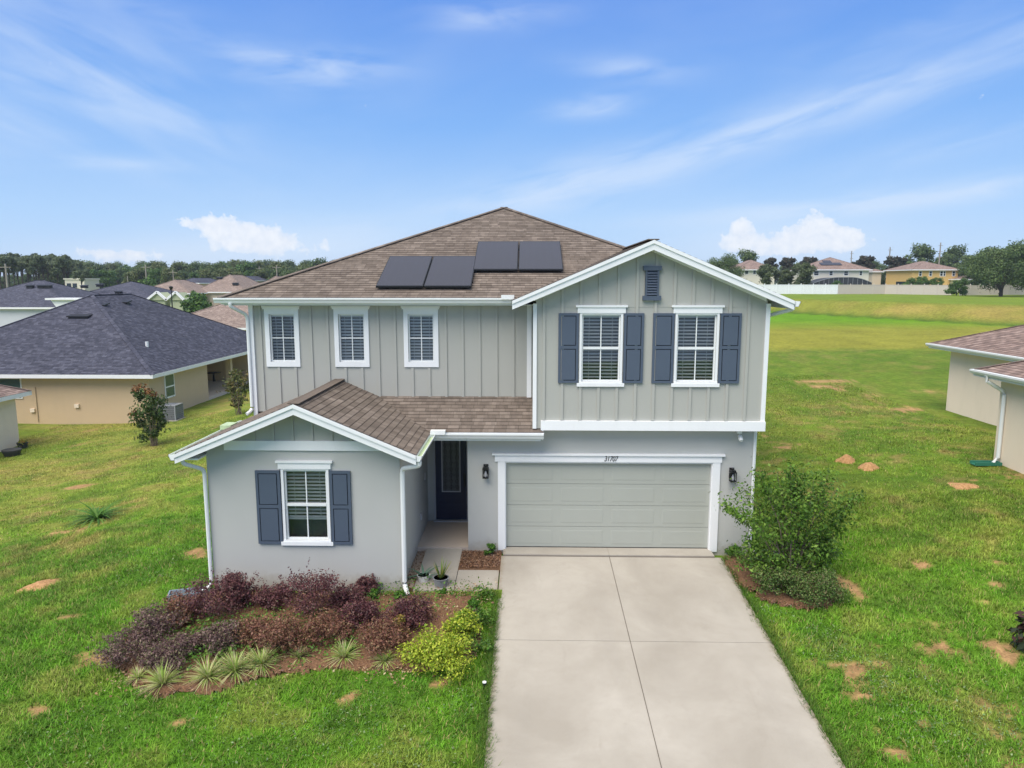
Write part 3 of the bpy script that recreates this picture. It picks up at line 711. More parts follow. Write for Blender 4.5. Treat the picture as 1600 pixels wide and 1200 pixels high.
# house number
cu = bpy.data.curves.new('number', 'FONT'); cu.body = '31707'; cu.size = .175; cu.extrude = .004; cu.shear = .3; cu.align_x = 'CENTER'; cu.space_character = .95
to = bpy.data.objects.new('number_tmp', cu); COL.objects.link(to); bpy.context.view_layer.update()
me = bpy.data.meshes.new_from_object(to.evaluated_get(bpy.context.evaluated_depsgraph_get())); bpy.data.objects.remove(to)
me.materials.clear(); me.materials.append(M['black']); ho = bpy.data.objects.new('house_number', me); COL.objects.link(ho); ho.parent = H_
ho.location = (1.93, 15.948-17, 2.155); ho.rotation_euler = (pi/2, 0, 0); ho.scale = (.74, 1, 1)
# entrance door and porch slab
s = MB(); s.box(-2.62, -1.40, 16.04, 18.1, -.2, .005); s.build('porch_slab', M['porch'], H_)
s = MB(); s.box(-2.46, -2.41, 17.86, 17.95, .0, 2.52); s.box(-1.59, -1.54, 17.86, 17.95, .0, 2.52); s.box(-2.41, -1.59, 17.86, 17.95, 2.47, 2.52); s.box(-2.46, -1.54, 17.80, 17.95, .006, .04)
s.build('door_frame', M['silver'], H_)
s = MB(); s.box(-2.405, -1.595, 17.90, 17.95, .045, 2.465)
s.box(-2.33, -1.67, 17.888, 17.90, .12, .52); s.box(-2.30, -1.70, 17.882, 17.888, .16, .48)
fd = s.build('front_door', M['navy'], H_)
s = MB(); xa, xb, za, zb = -2.25, -1.75, .80, 2.32
s.box(xa, xa+.03, 17.875, 17.90, za, zb); s.box(xb-.03, xb, 17.875, 17.90, za, zb); s.box(xa+.03, xb-.03, 17.875, 17.90, za, za+.03); s.box(xa+.03, xb-.03, 17.875, 17.90, zb-.03, zb)
s.build('glass_frame', M['silver'], fd)
s = MB(); s.box(xa+.03, xb-.03, 17.885, 17.899, za+.03, zb-.03); s.build('glass', M['obscure'], fd)
s = MB()
for r_ in range(9):
    for c in range(3):
        cx_ = xa+.10+c*.15; cz = za+.12+r_*.16; sg = 1 if (r_+c) % 2 else -1
        s.tube([(cx_+sg*.058*(1-k/16)*cos(k*.55), 17.881, cz+.07*(1-k/20)*sin(k*.55)) for k in range(14)], .005, 4)
for c in (-2.16, -2.0, -1.84): s.tube([(c, 17.881, za+.03), (c, 17.881, zb-.03)], .004, 4)
s.build('ironwork', M['black'], fd)
s = MB(); s.tube([(-1.65, 17.87, .98), (-1.65, 17.85, 1.02), (-1.65, 17.85, 1.2), (-1.65, 17.87, 1.24)], .012, 6); s.box(-1.675, -1.625, 17.885, 17.90, .95, 1.3); s.build('handle', M['black'], fd)
# porch ceiling
s = MB(); s.box(-2.62, .30, 15.62, 18.1, 2.70, 2.74); s.build('porch_ceiling', M['white'], H_)
# door bell and side meter plates
s = MB(); s.box(-2.62, -2.60, 17.35, 17.43, 1.28, 1.45); s.build('doorbell', M['silver'], H_)
s = MB(); s.box(-2.62, -2.58, 16.55, 16.65, .5, .64); s.build('outlet_cover', M['silver'], H_)

# roofs
SP = .417
mb, A_, B_ = hip_roof(-7.30, 5.75, 16.60, 29.9, 5.90, SP*6.525)
# bay gable roof
rx0, rx1, rc, ry0, ry1, ez, rz_ = -.34, 5.72, 2.68, 15.36, 20.2, 5.87, 7.16
roof_face(mb, [(rx0, ry1, ez), (rx0, ry0, ez), (rc, ry0, rz_), (rc, ry1, rz_)]); roof_face(mb, [(rx1, ry0, ez), (rx1, ry1, ez), (rc, ry1, rz_), (rc, ry0, rz_)])
mb.bar((rc, ry0, rz_+.012), (rc, ry1, rz_+.012), .24, .022)
# wing gable roof and porch roof
wx0, wx1, wc, wy0, wez, wrz = -7.02, -2.20, -4.60, 13.52, 2.88, 3.90
vz = lambda y: 2.90+SP*(y-15.58)           # porch roof plane
roof_face(mb, [(wx0, 17.0, wez), (wx0, wy0, wez), (wc, wy0, wrz), (wc, 17.0, wrz)])
vy = 15.58+(wrz-2.9)/SP
roof_face(mb, [(wx1, wy0, wez), (wx1, 15.62, wez), (wc+.93, 17.0, 3.49), (wc, 17.0, wrz), (wc, wy0, wrz)])
roof_face(mb, [(-2.22, 15.58, 2.90), (.36, 15.58, 2.90), (.36, 17.0, vz(17.0)), (-3.72, 17.0, vz(17.0))])
mb.bar((wc, wy0, wrz+.012), (wc, 17.0, wrz+.012), .24, .022)
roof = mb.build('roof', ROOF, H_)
# white undersides
s = MB(); s.box(-7.22, 5.68, 16.66, 29.8, 5.72, 5.745)
s.prism([(rx0, ry0, ez-.012), (rc, ry0, rz_-.012), (rx1, ry0, ez-.012), (rx1, ry0, ez-.075), (rc, ry0, rz_-.075), (rx0, ry0, ez-.075)], (0, 1.4, 0))
s.prism([(wx0, wy0, wez-.012), (wc, wy0, wrz-.012), (wx1, wy0, wez-.012), (wx1, wy0, wez-.075), (wc, wy0, wrz-.075), (wx0, wy0, wez-.075)], (0, 3.4, 0))
s.box(wx0+.04, -6.6, 13.6, 17, 2.74, 2.77); s.box(-2.62, wx1-.04, 14.02, 15.7, 2.74, 2.77); s.box(-6.6, -2.64, 13.58, 14.0, 2.845, 2.85) if False else None
s.build('soffit', M['white'], H_)
# rake boards (two layers), eave fascias
def rake(x0, z0, xc, zc, x1, z1, y):
    s = MB(); h = .17; h2_ = .06
    s.prism([(x0, y-.03, z0-.02), (xc, y-.03, zc-.02), (xc, y-.03, zc-.02-h-.02), (x0, y-.03, z0-.02-h)], (0, .03, 0)); s.prism([(xc, y-.03, zc-.02), (x1, y-.03, z1-.02), (x1, y-.03, z1-.02-h), (xc, y-.03, zc-.02-h-.02)], (0, .03, 0))
    s.prism([(x0, y-.055, z0+.0), (xc, y-.055, zc+.0), (xc, y-.055, zc-.015-h2_), (x0, y-.055, z0-.01-h2_)], (0, .025, 0)); s.prism([(xc, y-.055, zc+.0), (x1, y-.055, z1+.0), (x1, y-.055, z1-.01-h2_), (xc, y-.055, zc-.015-h2_)], (0, .025, 0))
    s.build('rake_board', M['white'], H_)
s = MB()
for sg in (-1, 1): s.prism([(rc, 15.66, rz_-.13), (rc+sg*2.55, 15.66, rz_-.13-.427*2.55), (rc+sg*2.55, 15.66, rz_-.22-.427*2.55), (rc, 15.66, rz_-.22)], (0, .039, 0))
s.build('frieze_board', M['white'], H_)
rake(rx0, ez, rc, rz_, rx1, ez, ry0); rake(wx0, wez, wc, wrz, wx1, wez, wy0)
s = MB(); s.box(-7.24, -.34, 16.60, 16.63, 5.745, 5.885); s.box(-7.27, -7.24, 16.6, 29.9, 5.745, 5.885); s.box(5.70, 5.73, 16.7, 29.9, 5.745, 5.885); s.box(-7.24, 5.70, 29.86, 29.89, 5.745, 5.885)
s.box(5.66, 5.69, 15.36, 16.7, 5.70, 5.86); s.box(-2.2, .36, 15.60, 15.63, 2.74, 2.88); s.box(.33, .36, 15.63, 17, 2.72, 2.95); s.build('fascia', M['white'], H_)
# gutters: open troughs
def gutter(p, q, out, name='gutter', m=None, wd=.125, ht=.12):
    p = Vector(p); q = Vector(q); o = Vector(out); s = MB(); z = Vector((0, 0, 1))
    prof = [(0, 0), (0, -ht), (wd*.62, -ht), (wd*.8, -ht*.55), (wd, -ht*.3), (wd, 0), (wd-.012, 0), (wd-.012, -ht*.28), (wd*.78, -ht*.5), (wd*.6, -ht+.008), (.008, -ht+.008), (.008, 0)]
    s.prism([p+o*a+z*b for a, b in prof], q-p)
    for e in (p, q):
        dd = (q-p).normalized()*(.006 if e is p else -.006)
        s.prism([e+o*a+z*b for a, b in prof[:6]], dd)
    inner = s
    g = s.build(name, M['gutter'], H_)
    if m:
        s = MB(); s.poly([p+o*.01+z*(-ht*.45), q+o*.01+z*(-ht*.45), q+o*(wd-.014)+z*(-ht*.45), p+o*(wd-.014)+z*(-ht*.45)]); s.build('gutter_algae', m, g)
gutter((-7.40, 16.60, 5.90), (-.38, 16.60, 5.90), (0, -1, 0))
gutter((-7.28, 16.60, 5.89), (-7.28, 29.9, 5.89), (-1, 0, 0))
gutter((5.73, 15.33, 5.86), (5.73, 29.8, 5.86), (1, 0, 0))
gutter((-2.20, 15.58, 2.90), (.37, 15.58, 2.90), (0, -1, 0))
gutter((wx1, 13.49, 2.87), (wx1, 15.46, 2.87), (1, 0, 0), m=M['algae'])
gutter((wx0, 13.49, 2.87), (wx0, 17.0, 2.87), (-1, 0, 0), m=M['algae'])
s = MB(); s.box(-.62, -.32, 16.44, 16.60, 5.87, 5.97); s.build('splash_guard', M['gutter'], H_)
s = MB(); s.box(-2.18, -1.85, 15.42, 15.58, 2.88, 2.965); s.build('splash_guard', M['gutter'], H_)
# downspouts
def spout(pts, r=.042):
    P = [Vector(p) for p in pts]; Q = [P[0]]
    for i in range(1, len(P)-1):
        a = (P[i-1]-P[i]); b = (P[i+1]-P[i]); k = min(.09, a.length*.45, b.length*.45)
        for t in (0, .33, .67, 1):
            x_ = P[i]+a.normalized()*k*(1-t)**2+b.normalized()*k*t**2; Q.append(x_)
    Q.append(P[-1]); s = MB(); s.tube(Q, r, 8)
    s.build('downspout', M['gutter'], H_, smooth=True)
spout([(-7.02, 16.53, 5.78), (-7.02, 16.55, 5.70), (-6.80, 16.88, 5.50), (-6.78, 16.92, 5.4), (-6.78, 16.92, 3.15), (-6.85, 16.75, 3.08)])
spout([(wx1+.05, 13.56, 2.76), (wx1+.05, 13.57, 2.66), (-2.56, 13.93, 2.50), (-2.56, 13.93, -.02), (-2.46, 13.72, -.14)], .05)
spout([(wx0+.10, 13.6, 2.76), (wx0+.10, 13.62, 2.66), (-6.655, 13.95, 2.45), (-6.655, 13.95, -.05), (-6.8, 13.8, -.15)], .042)
s = MB(); s.box(wx0-.13, wx0+.12, 15.9, 16.3, 2.87, 2.97); s.build('splash_guard', M['algae'], H_)
spout([(5.80, 15.6, 5.76), (5.80, 15.62, 5.68), (5.36, 16.1, 5.5), (5.25, 16.02, 2.8), (5.25, 16.02, .02), (5.45, 15.85, -.05)])
# lamps
def wall_lamp(x, z, y=16.0):
    s = MB(); s.box(x-.055, x+.055, y-.02, y, z-.11, z+.13); s.box(x-.018, x+.018, y-.12, y-.02, z+.10, z+.13)
    s.box(x-.075, x+.075, y-.20, y-.05, z+.04, z+.06); s.box(x-.055, x+.055, y-.18, y-.07, z+.06, z+.10)
    s.box(x-.07, x+.07, y-.195, y-.055, z-.17, z-.15)
    for a in (-.062, .062):
        for b in (-.187, -.063): s.box(x+a-.007, x+a+.007, y+b-.007, y+b+.007, z-.15, z+.04)
    o = s.build('wall_lamp', M['black'], H_)
    s = MB(); s.tube([(x, y-.125, z-.14), (x, y-.125, z-.08), (x, y-.125, z)], [.022, .03, .012], 8); s.build('bulb', M['silver'], o)
wall_lamp(-.97, 1.93); wall_lamp(4.74, 1.88)
# security light, cameras under the band
s = MB(); s.box(4.80, 4.90, 15.86, 16.0, 2.84, 2.94); s.tube([(4.87, 15.92, 2.78), (4.87, 15.84, 2.72), (4.87, 15.80, 2.69)], [.05, .055, .04], 8); s.build('security_light', M['white'], H_)
# roof vents (only peep over the hip)
for (x, y) in ((-4.0, 24.5), (-2.0, 25.2), (-5.4, 20.8)):
    z = 5.9+SP*(x+7.3); MB().box(x-.2, x+.2, y-.2, y+.2, z-.05, z+.17).build('roof_vent', M['ventbrown'], H_)
# solar panels
nrm = Vector((0, -SP, 1)).normalized(); off = .11
def onroof(px, py):
    X, Y, z = ray(px, py); # z = 5.9+off'+SP*(Y-16.6)
    k = off/cos(math.atan(SP)); t = (5.9+k-SP*16.6-CH)/(z-SP*Y); return Vector((X*t, Y*t, CH+z*t))
def panel(a, b, c, d_, nm='solar_panel'):
    s = MB(); s.prism([a, b, c, d_], -nrm*.04); s.mi = [0]*len(s.f)
    up = nrm*.003; cc = (a+b+c+d_)/4; q = [p+(cc-p)*.035+up for p in (a, b, c, d_)]
    o = s.build('solar_panel', M['groove'], H_); s = MB(); s.poly(q, [(0, 0), (1, 0), (1, 1), (0, 1)]); s.build('cell_glass', M['solar'], o)
for (bl, br, tl) in (((587, 447), (736, 447), (603, 400)), ((739, 421), (880, 420), (745, 377))):
    a = onroof(*bl); b = onroof(*br); t0 = onroof(*tl); b = Vector((b.x, a.y, a.z)); vv = Vector((0, t0.y-a.y, t0.z-a.z)); mid = (a+b)/2; g = Vector((.012, 0, 0))
    panel(a, mid-g, mid-g+vv, a+vv); panel(mid+g, b, b+vv, mid+g+vv)
    s = MB()
    for k in (.22, .78):
        p = a+vv*k-nrm*.07; s.bar(p, p+(b-a), .03, .04)
        for j in range(6): q = p+(b-a)*(j/5); s.bar(q, q-nrm*.06, .04, .04, (1, 0, 0))
    s.build('panel_rail', M['black'], H_)

# ------------------------------------------------------------ neighbours
def hip_house(name, x0, x1, y0, y1, zg, ze, rise, oh, wm, rm, label, group=None, steps=False, th=.2, cat='house', course=.143):
    t = thing(name, ((x0+x1)/2, (y0+y1)/2, zg), label, cat, group)
    s = MB(); s.box(x0, x1, y0, y1, zg-.8, ze-.02); s.build('wall', wm, t)
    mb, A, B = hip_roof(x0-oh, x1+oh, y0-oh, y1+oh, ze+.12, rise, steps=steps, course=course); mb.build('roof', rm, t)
    s = MB(); X0, X1, Y0, Y1 = x0-oh, x1+oh, y0-oh, y1+oh
    s.box(X0, X1, Y0, Y0+.03, ze+.118-th, ze+.118); s.box(X0, X1, Y1-.03, Y1, ze+.118-th, ze+.118); s.box(X0, X0+.03, Y0+.03, Y1-.03, ze+.118-th, ze+.118); s.box(X1-.03, X1, Y0+.03, Y1-.03, ze+.118-th, ze+.118)
    s.box(X0+.03, X1-.03, Y0+.03, Y1-.03, ze-.02, ze); s.build('fascia', M['white'], t)
    return t, A, B
def far_window(t, x0, x1, y, z0, z1, fr=.06, gm=None, mull=True):
    s = MB(); s.box(x0-fr, x1+fr, y-.05, y, z0-fr, z1+fr); o = s.build('window', M['white'], t)
    s = MB(); s.box(x0, x1, y-.06, y-.048, z0, z1); s.build('pane', gm or M['darkglass'], o)
    if mull: s = MB(); s.box(x0, x1, y-.075, y-.06, (z0+z1)/2-.03, (z0+z1)/2+.03); s.build('sash', M['white'], o)
def rvent(t, c, wd=.9, dp=.6, m=None, hh=.10):
    s = MB(); s.prism([(c[0]-wd/2, c[1]-dp/2, c[2]+.0), (c[0]+wd/2, c[1]-dp/2, c[2]+.0), (c[0]+wd/2, c[1]+dp/2, c[2]+.12), (c[0]-wd/2, c[1]+dp/2, c[2]+.12)], (0, 0, .07)); s.box(c[0]-wd/2+.08, c[0]+wd/2-.08, c[1]-dp/2+.08, c[1]+dp/2-.08, c[2]-.3, c[2]+.02); s.build('roof_vent', m or M['vent'], t)
# tan house with charcoal roof (left)
TX1, TY0, TZ = -20.9, 38.0, -1.45
t = thing('neighbour_house', (-28, 47, TZ), 'tan stucco single-storey house with large charcoal hip roof', 'house')
s = MB(); s.box(-35.6, TX1, TY0, TY0+.3, TZ-.6, 1.15); s.box(-35.6, -35.3, TY0+.3, 57, TZ-.6, 1.15)
s.box(TX1-.3, TX1, TY0+.3, 45.1, TZ-.6, 1.15); s.box(TX1-4.5, TX1-.3, 44.8, 45.1, TZ-.6, 1.15); s.box(TX1-4.8, TX1-4.5, 45.1, 53, TZ-.6, 1.15); s.box(-35.3, TX1, 53, 53.3, TZ-.6, 1.15)
s.build('wall', M['tan'], t)
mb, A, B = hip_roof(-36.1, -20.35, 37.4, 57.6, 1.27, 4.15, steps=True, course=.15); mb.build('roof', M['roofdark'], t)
s = MB(); s.box(-36.1, -20.35, 37.37, 37.4, 1.07, 1.27); s.box(-20.35, -20.32, 37.37, 57.6, 1.07, 1.27); s.box(-36.0, -20.4, 37.4, 57.5, 1.10, 1.13); s.box(-36.13, -36.1, 37.37, 57.6, 1.07, 1.27); s.build('fascia', M['white'], t)
rvent(t, (-27.55, 42.9, 4.13), 1.35, .7); rvent(t, (-27.25, 44.6, 4.75), .8, .6); rvent(t, (-27.25, 47.2, 4.85), .8, .6) 
s = MB(); s.tube([(-22.6, 41.2, 2.3), (-22.6, 41.2, 2.75)], .09, 8); s.build('vent_pipe', M['gutter'], t)
s = MB(); s.box(TX1, TX1+.05, 39.6, 40.7, -.62+.2, .92+.05); o = s.build('window', M['white'], t)
s = MB(); s.box(TX1+.05, TX1+.06, 39.68, 40.62, -.32, .2); s.box(TX1+.05, TX1+.06, 39.68, 40.62, .28, .9); s.build('pane', M['greenglass'], o)
p0 = at(12, 590, TY0)
far_window(t, -29.3, -28.1, TY0, -.1, .95, gm=M['greenglass'])
s = MB(); s.box(TX1-4.5, TX1+.0, 45.1, 53, TZ-.5, -1.22); s.build('patio_slab', M['porch'], t)
s = MB(); s.box(TX1-.35, TX1, 48.7, 49.05, -1.3, 1.1); s.build('patio_column', M['tan'], t)
s = MB(); s.box(TX1-3.2, TX1-2.4, 48, 49, -.9, -.45); s.box(TX1-3.3, TX1-3.1, 48, 49, -.9, 0); s.build('patio_chair', M['black'], t); MB().tube([(TX1-1.9, 50.2, -.9), (TX1-1.9, 50.2, -.3), (TX1-1.9, 50.2, -.28), (TX1-1.9, 50.2, -.24)], [.1, .08, .5, .5], 12).build('patio_table', M['black'], t)
s = MB(); s.tube([(-27.3, 37.97, TZ), (-27.3, 37.97, .5)], .03, 6); s.build('conduit', M['tan'], t)
for px, py in ((121, 634), (52, 641)):
    q = at(px, py, TY0); s = MB(); s.box(q.x-.12, q.x+.12, TY0-.1, TY0, q.z-.1, q.z+.1); s.build('wall_vent', M['cream'], t)
# air conditioner
q = gp(267, 657); ax, ay = -19.95, 38.35; az_ = hz1(ax, ay)
t = thing('air_conditioner', (ax, ay, az_), 'grey air conditioning condenser beside the tan house wall', 'air conditioner')
s = MB(); s.box(ax-.55, ax+.55, ay-.55, ay+.55, az_-.2, az_+.06); s.build('pad', M['conc'], t)
s = MB(); s.box(ax-.42, ax+.42, ay-.42, ay+.42, az_+.06, az_+.82); 
s.build('housing', M['darkgrille'], t)
s = MB()
for a in (-.44, .44):
    for b in (-.44, .44): s.box(ax+a-.03, ax+a+.03, ay+b-.03, ay+b+.03, az_+.06, az_+.84)
for k in range(22):
    u_ = -.40+k*.038; s.box(ax+u_-.006, ax+u_+.006, ay-.445, ay-.43, az_+.1, az_+.8); s.box(ax+.43, ax+.445, ay+u_-.006, ay+u_+.006, az_+.1, az_+.8)
for k in range(7): z = az_+.12+k*.11; s.box(ax-.43, ax+.43, ay-.45, ay-.436, z, z+.02); s.box(ax+.436, ax+.45, ay-.43, ay+.43, z, z+.02)
s.build('coil_guard', M['acmetal'], t)
s = MB(); s.box(ax-.47, ax+.47, ay-.47, ay+.47, az_+.84, az_+.89); 
for k in range(12): a = k*pi/6; s.bar((ax, ay, az_+.91), (ax+.36*cos(a), ay+.36*sin(a), az_+.90), .015, .015)
s.build('top_grille', M['acmetal'], t)
# brown-roofed corner at the far left edge
t, A, B = hip_house('neighbour_house', -38, -25.2, 18, 33.6, -1.8, .78, 3.2, .5, M['cream'], M['roofred'], 'cream house with brown shingle roof cut off by the left edge', steps=True)
# right neighbour: two blocks of one house
t = thing('neighbour_house', (20, 24, .7), 'beige stucco house with red-brown hip roof and white gutters on the right', 'house')
s = MB(); s.box(18.15, 34, 12, 30.5, 0, 3.48); s.build('wall', M['cream'], t); s = MB(); s.box(14.45, 18.15, 9, 21.6, -.2, 3.44); s.build('wall', M['cream'], t)
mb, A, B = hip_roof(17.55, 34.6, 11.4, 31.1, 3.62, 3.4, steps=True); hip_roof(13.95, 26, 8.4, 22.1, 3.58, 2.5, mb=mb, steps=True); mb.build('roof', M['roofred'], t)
s = MB(); s.box(17.52, 17.55, 11.4, 31.1, 3.42, 3.62); s.box(17.55, 34.6, 31.1, 31.13, 3.42, 3.62); s.box(17.6, 34, 22, 31, 3.46, 3.5)
s.box(13.92, 13.95, 8.4, 22.13, 3.38, 3.58); s.box(13.95, 26, 22.1, 22.13, 3.38, 3.58); s.box(14, 18.2, 9, 22, 3.42, 3.46); s.build('fascia', M['white'], t)
s = MB()
for xx, ya, yb, zz in ((17.52, 11.4, 31.15, 3.62), (13.92, 8.4, 22.15, 3.58)):
    s.prism([(xx, ya, zz), (xx-.12, ya, zz), (xx-.12, ya, zz-.05), (xx-.08, ya, zz-.12), (xx, ya, zz-.12)], (0, yb-ya, 0))
s.build('gutter', M['gutter'], t)
s = MB(); s.tube([(13.86, 21.4, 3.46), (13.88, 21.38, 3.30), (14.32, 21.3, 3.02), (14.38, 21.3, 2.9), (14.38, 21.3, .95), (14.2, 21.25, .80)], .055, 8); s.build('downspout', M['gutter'], t, smooth=True)
def splash_block(x, y, rot, m, label):
    z = hz1(x, y); t_ = MB(); c, s_ = cos(rot), sin(rot)
    def T(a, b, h): return (x+a*c-b*s_, y+a*s_+b*c, z+h)
    prof = [(-.15, .12), (-.15, .02), (.15, .02), (.15, .12), (.12, .12), (.11, .045), (-.11, .045), (-.12, .12)]
    t_.prism([T(-.38, a, h) for a, h in prof], Vector(T(.38, 0, 0))-Vector(T(-.38, 0, 0))); t_.prism([T(.38, -.15, .02), T(.38, .15, .02), T(.38, .15, .12), T(.38, -.15, .12)], Vector(T(.03, 0, 0))-Vector(T(0, 0, 0)))
    o = t_.build('splash_block', m, None, loc=(x, y, z)); tag(o, label, 'splash block')
splash_block(13.95, 21.2, 0, M['greenplastic'], 'green plastic splash block under the downspout of the beige house')
splash_block(-7.05, 13.78, pi+.3, M['greyplastic'], 'blue-grey splash block on the lawn at the left corner of the grey house wing')
splash_block(5.75, 15.7, -.3, M['greyplastic'], 'blue-grey splash block behind the small tree at the garage corner')

# far houses (distances in metres, corners found from the photograph's sight lines)
def fh(pxl, pxr, pye, pyr, Y, depth, wm, rm, label, name='neighbour_house', group=None, oh=.5, zg=None):
    a = at(pxl, pye, Y); b = at(pxr, pye, Y); hw = (b.x-a.x)/2; k = min(hw, depth/2+oh)
    zr = at((pxl+pxr)/2, pyr, Y+k).z; g = zg if zg is not None else hz1((a.x+b.x)/2, Y+2)
    return hip_house(name, a.x+oh, b.x-oh, Y+oh, Y+depth, g, a.z-.12, zr-a.z, oh, wm, rm, label, th=.22)
t, A, B = fh(-110, 104, 480, 438, 88, 16, M['lightgrey'], M['roofdark'], 'pale grey house with wide charcoal hip roof behind the tan house', oh=.5)
for q in ((47, 443), (64, 440), (75, 440)): p = at(q[0], q[1], A.y-2.5); rvent(t, (p.x, p.y, A.z-.75), 1.0, .6)
a = at(70, 466, 86); b = at(123, 465, 86)
s = MB(); s.prism([(a.x, 86, a.z), (b.x, 86, a.z), (b.x, 86, a.z-.22), (a.x, 86, a.z-.22)], (0, 3, 0)); s.prism([(a.x+.5, 86.3, a.z-.22), (b.x-.4, 86.3, a.z-.22), (b.x-.9, 86.3, a.z-1.5), (a.x+1.4, 86.3, a.z-1.5)], (0, 2.5, 0)); s.build('porch_gable', M['white'], t)
t, A, B = fh(85, 240, 468, 440, 104, 15, M['greenwall'], M['roofdark'], 'charcoal-roofed house behind, with two pale green gables', oh=.5)
for q in ((141, 445), (165, 443), (194, 454)): p = at(q[0], q[1], 108); rvent(t, (p.x, 106.5, at(q[0], q[1]+1, 106.5).z-.1), 1.1, .6)
for (l, c_, r_) in ((232, 246, 259), (262, 275, 286)):
    a = at(l, 469, 102.5); b = at(r_, 469, 102.5); c = at(c_, 457, 102.5); s = MB(); s.prism([a, b, c], (0, 3, 0)); s.box(a.x+.2, b.x-.2, 102.7, 105, a.z-2, a.z); g = s.build('front_gable', M['greenwall'], t)
    s = MB(); s.bar(a+Vector((-.2, -.1, 0)), c+Vector((0, -.1, .1)), .3, .3); s.bar(b+Vector((.2, -.1, 0)), c+Vector((0, -.1, .1)), .3, .3); s.build('gable_trim', M['white'], g)
fh(205, 298, 458, 437, 128, 14, M['beige'], M['roofpink'], 'faded brown hip roof house left of the tree clump on the far left')
t, A, B = fh(300, 385, 456, 429, 135, 16, M['beige'], M['roofpink'], 'largest faded brown hip roof house on the far left with a roof vent')
p = at(343, 434, 139); rvent(t, (p.x, p.y, p.z), 1.2, .7); p = at(368, 443, 137); rvent(t, (p.x, p.y, p.z), 1.2, .7)
fh(228, 470, 512, 460, 70, 15, M['beige'], M['roofpink'], 'brown-roofed house directly behind the tan charcoal-roofed house')
fh(395, 450, 452, 431, 150, 14, M['beige'], M['roofpink'], 'brown-roofed house with small gables beside the grey house eave')
fh(275, 312, 442, 434, 165, 14, M['beige'], M['roofdark'], 'small dark roof peeping over the faded brown roofs')
fh(365, 395, 438, 431, 175, 14, M['beige'], M['roofdark'], 'dark blue-grey roof behind the largest faded brown roof')
fh(380, 408, 428, 420, 240, 14, M['beige'], M['roofpink'], 'distant pinkish roof below the tree line left of the utility pole')
fh(405, 450, 430, 421, 230, 14, M['lightgrey'], M['roofdark'], 'distant grey roof at the tree line by the utility pole')
# cream industrial shed
a = at(102, 448, 170); b = at(145, 448, 170); zt = at(102, 437, 170).z; g = hz1(a.x, 170)
t = thing('shed_building', ((a.x+b.x)/2, 175, g), 'cream flat-roofed shed in front of the pine trees', 'shed')
s = MB(); s.box(a.x, b.x-2, 170, 176, g-1, zt); s.build('wall', M['offwhite'], t); s = MB(); s.box(a.x-.2, b.x-1.8, 169.8, 176.2, zt, zt+.35); s.build('roof', M['offwhite'], t)
for q in (108, 117): p = at(q, 446, 170); s = MB(); s.box(p.x-.5, p.x+.5, 169.9, 170, p.z-.5, p.z+.5); s.build('window', M['darkglass'], t)

# right background houses
def fwin(t, px0, px1, py0, py1, Y, **k):
    a = at(px0, py1, Y); b = at(px1, py0, Y); far_window(t, a.x, b.x, Y, a.z, b.z, fr=.12, **k)
t, A, B = fh(1150, 1216, 421, 406, 176, 12, M['offwhite'], M['roofred'], 'cream two-storey house with brown roof left of the young trees', oh=.6)
fwin(t, 1164, 1169, 422, 428, 176.6); fwin(t, 1177, 1181, 422, 428, 176.6)
t, A, B = fh(1268, 1364, 421, 402, 170, 14, M['offwhite'], M['roofred'], 'white two-storey house with solar panels behind the pool cage', oh=.6)
for a_, b_ in ((1272, 1279), (1296, 1301), (1319, 1325), (1343, 1347)): fwin(t, a_, b_, 424, 430, 170.6)
a = at(1279, 413, 173.5); b = at(1316, 413, 173.5); sl_ = (A.z-at(1300, 421, 170).z)/7.6
s = MB(); z0 = at(1300, 421, 170).z
for (pa, pb, d0, d1) in ((1283, 1316, 2.2, 3.6), (1287, 1300, 3.7, 5.0)):
    a = at(pa, 413, 170+d0); b = at(pb, 413, 170+d0); s.prism([(a.x, 170+d0, z0+sl_*d0+.25), (b.x, 170+d0, z0+sl_*d0+.25), (b.x, 170+d1, z0+sl_*d1+.25), (a.x, 170+d1, z0+sl_*d1+.25)], (0, 0, -.08))
s.build('solar_panel', M['solar'], t)
t, A, B = fh(1424, 1504, 421, 408, 172, 13, M['yellow'], M['roofred'], 'yellow two-storey house with brown hip roof beyond the fence', oh=.6)
for a_, b_ in ((1436, 1440), (1452, 1456), (1469, 1473), (1474, 1477), (1488, 1492)): fwin(t, a_, b_, 424, 431, 172.6)
s = MB(); a = at(1400, 446, 172.6); b = at(1420, 440, 172.6); s.box(a.x, b.x, 172.5, 172.7, a.z, b.z); s.build('patio_opening', M['darkglass'], t)
t, A, B = fh(1362, 1382, 424, 420, 185, 8, M['beige'], M['roofred'], 'narrow beige house end between the white and yellow houses')
t, A, B = fh(1500, 1600, 436, 430, 168, 10, M['offwhite'], M['roofred'], 'low white porch roof half hidden by the oak on the right')
